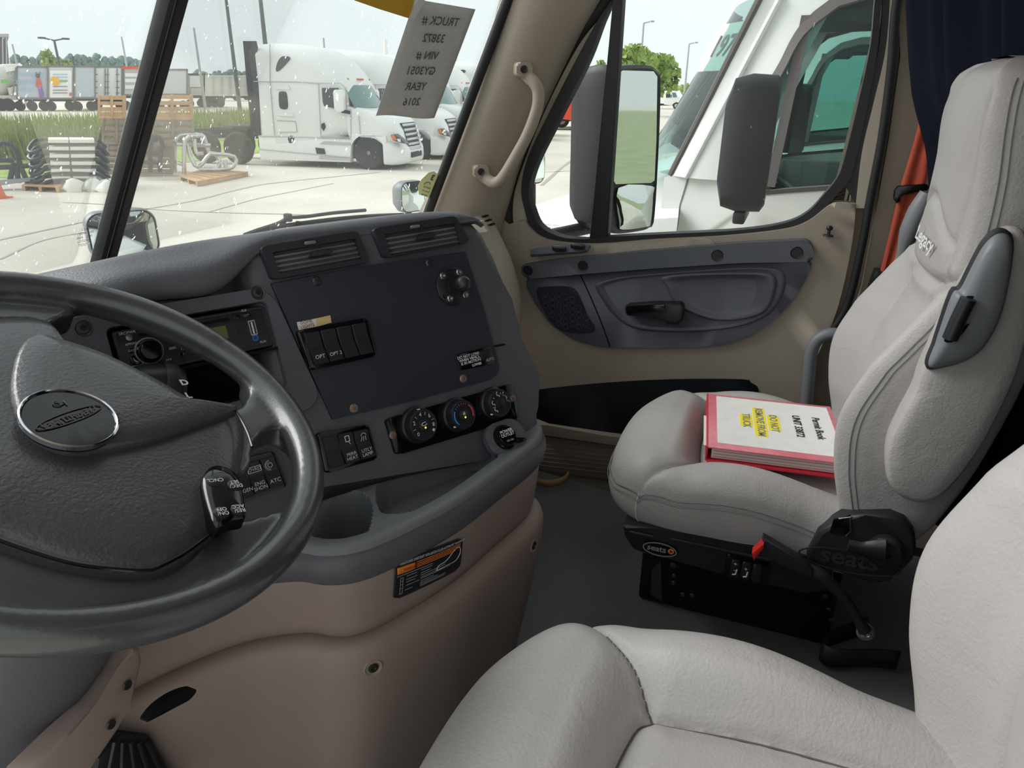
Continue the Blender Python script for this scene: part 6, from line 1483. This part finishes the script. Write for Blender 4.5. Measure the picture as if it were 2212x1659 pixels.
# ---------------------------------------------------------------- poles
mat('pole_grey', (168,172,174), .6); mat('pole_dark', (84,86,88), .6)
def pole(px0, y0, px1, y1, dist, r, material, label, heads=0, cr=False):
    d = Vector((ray(px1,y1).x, ray(px1,y1).y, 0)).normalized(); n_ = d; o = CAM+d*dist
    top = PLN(px0,y0,n_,n_.dot(o)); bot = PLN(px1,y1,n_,n_.dot(o)); ax = (top-bot)
    base = Vector((bot.x,bot.y,0)); tp_ = Vector((bot.x,bot.y,top.z))
    r_ = empty('light_pole', base, label, 'pole', 'yard light poles')
    tube('mast', [base, tp_], [r,r*.6], material, r_, 8)
    u = Vector((d.y,-d.x,0))
    if heads:
        for s in ((-1,1) if heads == 2 else (1,)):
            tube('lamp_arm', [tp_, tp_+u*s*.7+EZ*.15], r*.4, material, r_, 6); box('lamp_head', tp_+u*s*.95+EZ*.18, .6, .35, .16, material, r_, bevel=.03)
    if cr: tube('cross_arm', [tp_+EZ*-2.2-u*.5, tp_+EZ*-2.2+u*.5], r*.5, material, r_, 6)
pole(494,-60,518,235,60,.16,'pole_dark','tallest dark light pole between trailers and white trucks')
pole(572,-60,579,150,58,.20,'pole_dark','dark light pole rising behind the nearest sleeper truck')
pole(426,60,440,210,85,.16,'pole_grey','pale light pole above the long white trailer')
pole(276,80,284,200,110,.16,'pole_grey','faint pale pole left of the centre bar')
pole(131,88,142,205,85,.16,'pole_dark','dark twin-headed light pole above the printed trailers', 2)
pole(45,96,52,205,95,.13,'pole_grey','thin pale pole above the grey trailer at left')
pole(703,82,705,160,90,.16,'pole_grey','short pale pole above the nearest truck roof')
pole(1382,50,1377,230,90,.17,'pole_grey','pale light pole beside the tree over the mirror', 1)
pole(1484,95,1475,235,110,.17,'pole_grey','pale light pole left of the neighbouring windshield', 1)
pole(858,86,838,200,70,.28,'white_pane','broad white post left of the hanging sheet')
pole(993,100,985,200,70,.28,'white_pane','broad white post right of the hanging sheet')
# ---------------------------------------------------------------- trees
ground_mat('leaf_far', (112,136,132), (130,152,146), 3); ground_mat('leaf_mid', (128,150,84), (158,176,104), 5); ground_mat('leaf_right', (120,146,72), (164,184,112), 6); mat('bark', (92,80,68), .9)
def blob(bm, c, r, rng, n=1):
    for k in range(n):
        m_ = bmesh.ops.create_icosphere(bm, subdivisions=2, radius=r, matrix=Matrix.Translation(c))
        for v in m_['verts']:
            d = v.co-Vector(c); v.co = Vector(c)+d*(1+.22*math.sin(d.x*9/r+k)+.18*math.sin(d.y*11/r)+.15*math.sin(d.z*13/r)+rng.uniform(-.12,.12))
def tree(px0, px1, y0, y1, dist, material, label, grp, cards=0, seed=1, nb=9, br=(.17,.26)):
    rng = random.Random(seed); d = Vector((ray((px0+px1)/2,190).x, ray((px0+px1)/2,190).y, 0)).normalized(); o = CAM+d*dist
    tl_ = PLN(px0,y0,d,d.dot(o)); br_ = PLN(px1,y1,d,d.dot(o)); u = Vector((d.y,-d.x,0)); w = (br_-tl_).dot(u); h = tl_.z-br_.z; cen_ = (tl_+br_)/2
    base = Vector((cen_.x,cen_.y,0)); r_ = empty('tree', base, label, 'tree', grp)
    tube('trunk', [base, Vector((cen_.x,cen_.y,br_.z+h*.4))], [max(.2,w*.03),max(.1,w*.015)], 'bark', r_, 7)
    bm = bmesh.new()
    for k in range(nb):
        c_ = cen_+u*(rng.uniform(-.32,.32)*w)+EZ*(rng.uniform(-.3,.32)*h)+d*rng.uniform(-.2,.2)*w
        blob(bm, c_, min(w,h)*rng.uniform(*br), rng)
    for k in range(cards):
        a = rng.uniform(0,2*PI); rr = math.sqrt(rng.random()); c_ = cen_+u*(rr*math.cos(a)*.52*w)+EZ*(rr*math.sin(a)*.52*h)+d*rng.uniform(-.3,.3)*w
        s = rng.uniform(.25,.5); nrm = Vector((rng.uniform(-1,1),rng.uniform(-1,1),rng.uniform(-1,1))).normalized(); t1_ = nrm.orthogonal().normalized()*s; t2_ = nrm.cross(t1_)*.6
        vs = [bm.verts.new(c_-t1_), bm.verts.new(c_+t2_), bm.verts.new(c_+t1_), bm.verts.new(c_-t2_)]; bm.faces.new(vs)
    finish('crown', bm, material, r_, recalc=False, angle=80)
ORD = 'first second third fourth fifth sixth seventh eighth ninth tenth eleventh twelfth thirteenth fourteenth fifteenth'.split()
for k in range(15):
    x0 = 18+k*19.5; yt = 112+ (k%3)*3+ (k>9)*(k-9)*2.2
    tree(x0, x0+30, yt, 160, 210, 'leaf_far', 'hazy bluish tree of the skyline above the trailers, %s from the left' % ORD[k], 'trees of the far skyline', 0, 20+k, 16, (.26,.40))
for k in range(7):
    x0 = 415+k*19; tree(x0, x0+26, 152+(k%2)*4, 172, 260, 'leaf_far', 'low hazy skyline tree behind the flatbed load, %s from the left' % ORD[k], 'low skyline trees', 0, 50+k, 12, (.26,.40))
tree(84,126,106,165,120,'leaf_mid','light green rounded tree above the sun-logo trailer','nearer trees by the trailers',160,5,12); tree(125,165,128,165,118,'leaf_mid','low light green bush beside the twin-headed pole','nearer trees by the trailers',80,6,8)
tree(1335,1400,98,178,75,'leaf_right','leafy green tree above the passenger door mirror','trees right of the pillar',500,7,13); tree(1380,1462,118,205,78,'leaf_right','wider green tree right of the door mirror','trees right of the pillar',500,8,14)
tree(1290,1306,132,165,80,'leaf_right','small green tree top beside the quarter window bar','trees right of the pillar',80,9,6)
for k, (x0, x1, y0) in enumerate(((1215,1290,176),(1440,1520,178))): tree(x0,x1,y0,206,150,'leaf_mid',('low hedge of green behind the red trucks','low green hedge behind the small white truck')[k],'hedges',0,70+k,9)
# ---------------------------------------------------------------- red trucks, small white truck
def cabover(px0, px1, y0, y1, yg, body, label, grp=None, name='red_truck'):
    F = FF((px0+px1)/2, yg); r_ = empty(name, F.o, label, 'truck', grp); W_ = px1-px0; H_ = yg-y0
    X = lambda t: px0+W_*t; Y = lambda t: y0+H_*t
    F.quad([(X(0),Y(.75)),(X(0),Y(.05)),(X(.08),Y(0)),(X(.62),Y(0)),(X(.72),Y(.36)),(X(.97),Y(.42)),(X(1),Y(.55)),(X(1),Y(.80)),(X(.86),Y(.80)),(X(.74),Y(.60)),(X(.55),Y(.60)),(X(.42),Y(.80))], 2.2, 'cab', body, r_, bevel=.05)
    F.quad([(X(.10),Y(.14)),(X(.32),Y(.12)),(X(.34),Y(.36)),(X(.12),Y(.38))], .05, 'door_window', 'glass_dark', r_, c=.06); F.quad([(X(.42),Y(.10)),(X(.60),Y(.10)),(X(.68),Y(.34)),(X(.48),Y(.36))], .05, 'windshield', 'glass_teal', r_, c=.06)
    F.quad([(X(.86),Y(.46)),(X(.98),Y(.46)),(X(.98),Y(.54)),(X(.86),Y(.54))], .05, 'headlight', 'lamp_clear', r_, c=.06)
    F.quad([(X(.36),Y(.22)),(X(.40),Y(.22)),(X(.40),Y(.36)),(X(.36),Y(.36))], .2, 'mirror', 'chassis', r_, c=.3)
    F.quad([(X(-.6),Y(.70)),(X(-.6),Y(.80)),(X(.5),Y(.80)),(X(.5),Y(.70))], 2, 'chassis_rail', 'chassis', r_, c=-.3)
    for t in (.62,-.4):
        rr = abs((F.px(X(t),yg)-F.px(X(t),Y(.62))).length)*.5; c_ = F.px(X(t),yg); t_ = lathe('wheel', [(rr*.6,-.15),(rr,-.12),(rr,.12),(rr*.6,.15),(rr*.4,.08),(0,.1)], Vector((c_.x,c_.y,rr))+F.d*.15, -F.d, 'tyre', r_, 20); lathe('rim', [(rr*.58,.13),(rr*.5,.16),(rr*.2,.14),(0,.17)], Vector((c_.x,c_.y,rr))+F.d*.15, -F.d, 'alloy', t_, 16)
    return r_
cabover(1212,1288,182,262,282,'yard_red','red day-cab truck nearest in the quarter window','red day-cab trucks'); cabover(1246,1330,184,262,278,'yard_red','second red day-cab truck partly behind the window bar','red day-cab trucks')
cabover(1434,1476,196,230,236,'white_pane','small white day-cab truck left of the neighbouring truck',None,'small_truck')
# ---------------------------------------------------------------- pallets, guards and wrap by the lawn
mat('pallet_fresh', (196,158,118), .85, mottle=.15, mscale=3); mat('pallet_grey', (158,144,130), .9, mottle=.15, mscale=3); mat('guard_black', (50,54,60), .35); mat('guard_chrome', (206,208,210), .22, metal=.9); mat('foam_white', (232,230,222), .9); mat('cone_orange', (230,110,60), .6)
def crate(px0, px1, y0, y1, yg, material, label, nx, ny, depth=1.1):
    F = FF((px0+px1)/2, yg); r_ = empty('pallet_crate', F.px((px0+px1)/2, y1), label, 'pallet', 'wooden pallet crates stacked two high')
    for sgn in (0, 1):
        off = F.d*(depth*sgn)
        for k in range(nx):
            x = px0+(px1-px0)*k/(nx-1); w = 5
            prism('post', [p+off for p in [F.px(a,b,.03) for a,b in rect(x-w/2,y0,x+w/2,y1)]], F.d*.10, material, r_)
        for j in range(ny):
            y = y0+(y1-y0)*(j+.15)/ny; h = (y1-y0)/ny*.52
            prism('slat', [p+off for p in [F.px(a,b+random.uniform(-.6,.6),0) for a,b in rect(px0,y,px1,y+h)]], F.d*.03, material, r_)
    for j in range(4):
        a = F.px(px0,y1-2)+F.d*(depth*j/3); b = F.px(px1,y1-2)+F.d*(depth*j/3)
        prism('deck_board', [a, b, b+F.d*.14, a+F.d*.14], (0,0,-.04), material, r_)
    return r_
crate(214,270,207,256,380,'pallet_fresh','fresh tan slatted pallet crate, top left of the stack',3,4); crate(330,415,205,258,380,'pallet_fresh','fresh tan slatted pallet crate, top right of the stack',3,4)
crate(222,282,258,312,380,'pallet_grey','weathered grey pallet crate under the top left one',3,4); crate(330,417,260,314,380,'pallet_grey','weathered grey pallet crate under the top right one',3,4)
crate(232,300,314,376,380,'pallet_grey','weathered grey pallet crate at the ground, left',3,5); crate(300,372,316,376,380,'pallet_grey','weathered grey pallet crate at the ground, right',4,5)
# stack of truck grille guards with white foam between
F = FF(160,402)
for k in range(6):
    y = 300+k*16; sh = k*1.5; r_ = empty('grille_guard', F.px(155,y), 'black tubular grille guard in the wrapped stack' + (', topmost' if k == 0 else (', lowest' if k == 5 else ', %s from the top' % ('second','third','fourth','fifth')[k-1])), 'guard', 'black grille guards stacked flat')
    def gp3(x, y, c): return F.px(x,y,c)
    tube('hoop', [gp3(90+sh,y+2,0), gp3(75+sh,y+4,0), gp3(62+sh,y+22,.1), gp3(68+sh,y+30,.3), gp3(85+sh,y+24,.5), gp3(105+sh,y+10,.6), gp3(200+sh*.5,y+10,.6), gp3(222+sh,y+22,.6), gp3(232+sh,y+34,.4)], .045, 'guard_black', r_, 8, sm=3)
    tube('rear_bar', [gp3(90+sh,y+2,0), gp3(140,y,-.1), gp3(205,y+1,0), gp3(228+sh,y+18,.2)], .045, 'guard_black', r_, 8, sm=3)
    for x0, x1 in ((104,148),(150,204)): F.quad(rect(x0+sh,y+1,x1+sh*.6,y+9), .8, 'foam_block', 'foam_white', r_, c=.72-.02*k, bevel=.02)
fo = empty('foam_base', F.px(170,400), 'white foam blocks and film under the guard stack', 'packaging')
F.quad([(108,398),(118,378),(152,370),(154,400)], 1, 'block', 'foam_white', fo, c=.2, bevel=.03); F.quad([(154,400),(156,368),(205,368),(216,382),(212,392),(190,402)], 1, 'block', 'foam_white', fo, c=.3, bevel=.03)
bm = bmesh.new(); rng = random.Random(5)
for k in range(12): blob(bm, AZ(rng.uniform(145,232),rng.uniform(398,410),.06), rng.uniform(.12,.24), rng)
finish('film_heap', bm, 'foam_white', fo, angle=70)
def flat_pallet(pts, label, z=.13):
    q = [AZ(x,y,z) for x,y in pts]; r_ = empty('flat_pallet', (q[0]+q[2])/2*1-EZ*z, label, 'pallet')
    for k in range(6):
        t = k/6; a, b = q[0].lerp(q[3],t), q[1].lerp(q[2],t); a2, b2 = q[0].lerp(q[3],t+.13), q[1].lerp(q[2],t+.13); prism('deck_board', [a,b,b2,a2], (0,0,-.02), 'pallet_fresh', r_)
    for t in (0,.46,.93): a, b = q[0].lerp(q[1],t)-EZ*.02, q[3].lerp(q[2],t)-EZ*.02; e = (q[1]-q[0]).normalized()*.09; prism('stringer', [a,a+e,b+e,b], (0,0,-.10), 'pallet_fresh', r_)
flat_pallet([(46,400),(124,404),(150,390),(70,388)], 'tan pallet under the black guard stack'); flat_pallet([(388,380),(425,392),(540,370),(440,364)], 'tan pallet under the chrome guard')
# guard standing at far left
g2 = empty('grille_guard', F.px(30,395), 'black grille guard standing at the far left edge', 'guard')
for pth in ([(-10,398),(-8,330),(0,312),(18,312),(34,325),(45,360),(60,395)], [(-10,346),(30,346)], [(-10,362),(60,358),(100,345)], [(20,395),(30,350)], [(40,395),(34,352)]): tube('bar', [F.px(x,y,.0) for x,y in pth], .06, 'guard_black', g2, 8, sm=3)
prism('skid_beam', [F.px(x,y,.2) for x,y in ((-20,404),(-20,392),(75,384),(75,390))], F.d*.3, 'pole_grey', g2)
# chrome guard
F = FF(440,378); g3 = empty('grille_guard', F.px(430,376), 'chrome tubular grille guard standing on a pallet', 'guard')
for pth, c in (([(378,372),(378,312),(384,298),(396,291),(436,292),(444,305),(452,330)],.1), ([(398,376),(398,314),(404,300),(414,294),(440,294)],.5), ([(382,312),(455,314)],.2), ([(384,352),(398,356)],.2), ([(404,312),(410,335),(428,362),(456,330),(474,346),(470,362),(440,362)],.4), ([(456,332),(506,338),(504,360),(478,366),(430,366)],.5), ([(486,346),(488,364)],.5), ([(420,300),(424,330),(440,332)],.3)):
    tube('bar', [F.px(x,y,c) for x,y in pth], .055, 'guard_chrome', g3, 8, sm=3)
g4 = empty('grille_guard', F.px(330,376), 'dark grille guard leaning before the lower pallet crates', 'guard'); F = FF(330,385)
for pth in ([(300,372),(300,308),(316,296),(345,298),(352,320)], [(325,372),(325,310),(340,300)], [(300,330),(352,332)], [(304,350),(350,352)], [(345,372),(348,318)]): tube('bar', [F.px(x,y,.2) for x,y in pth], .06, 'guard_black', g4, 8, sm=3)
F = FF(0,428); cn = empty('traffic_cone', F.o, 'orange traffic cone at the left edge', 'cone'); lathe('cone', [(.16,.03),(.14,.06),(.05,.52),(.03,.54),(0,.54)], F.o-F.u*.02, EZ, 'cone_orange', cn, 18); box('cone_base', F.o+EZ*.015, .36, .36, .03, 'cone_orange', cn)
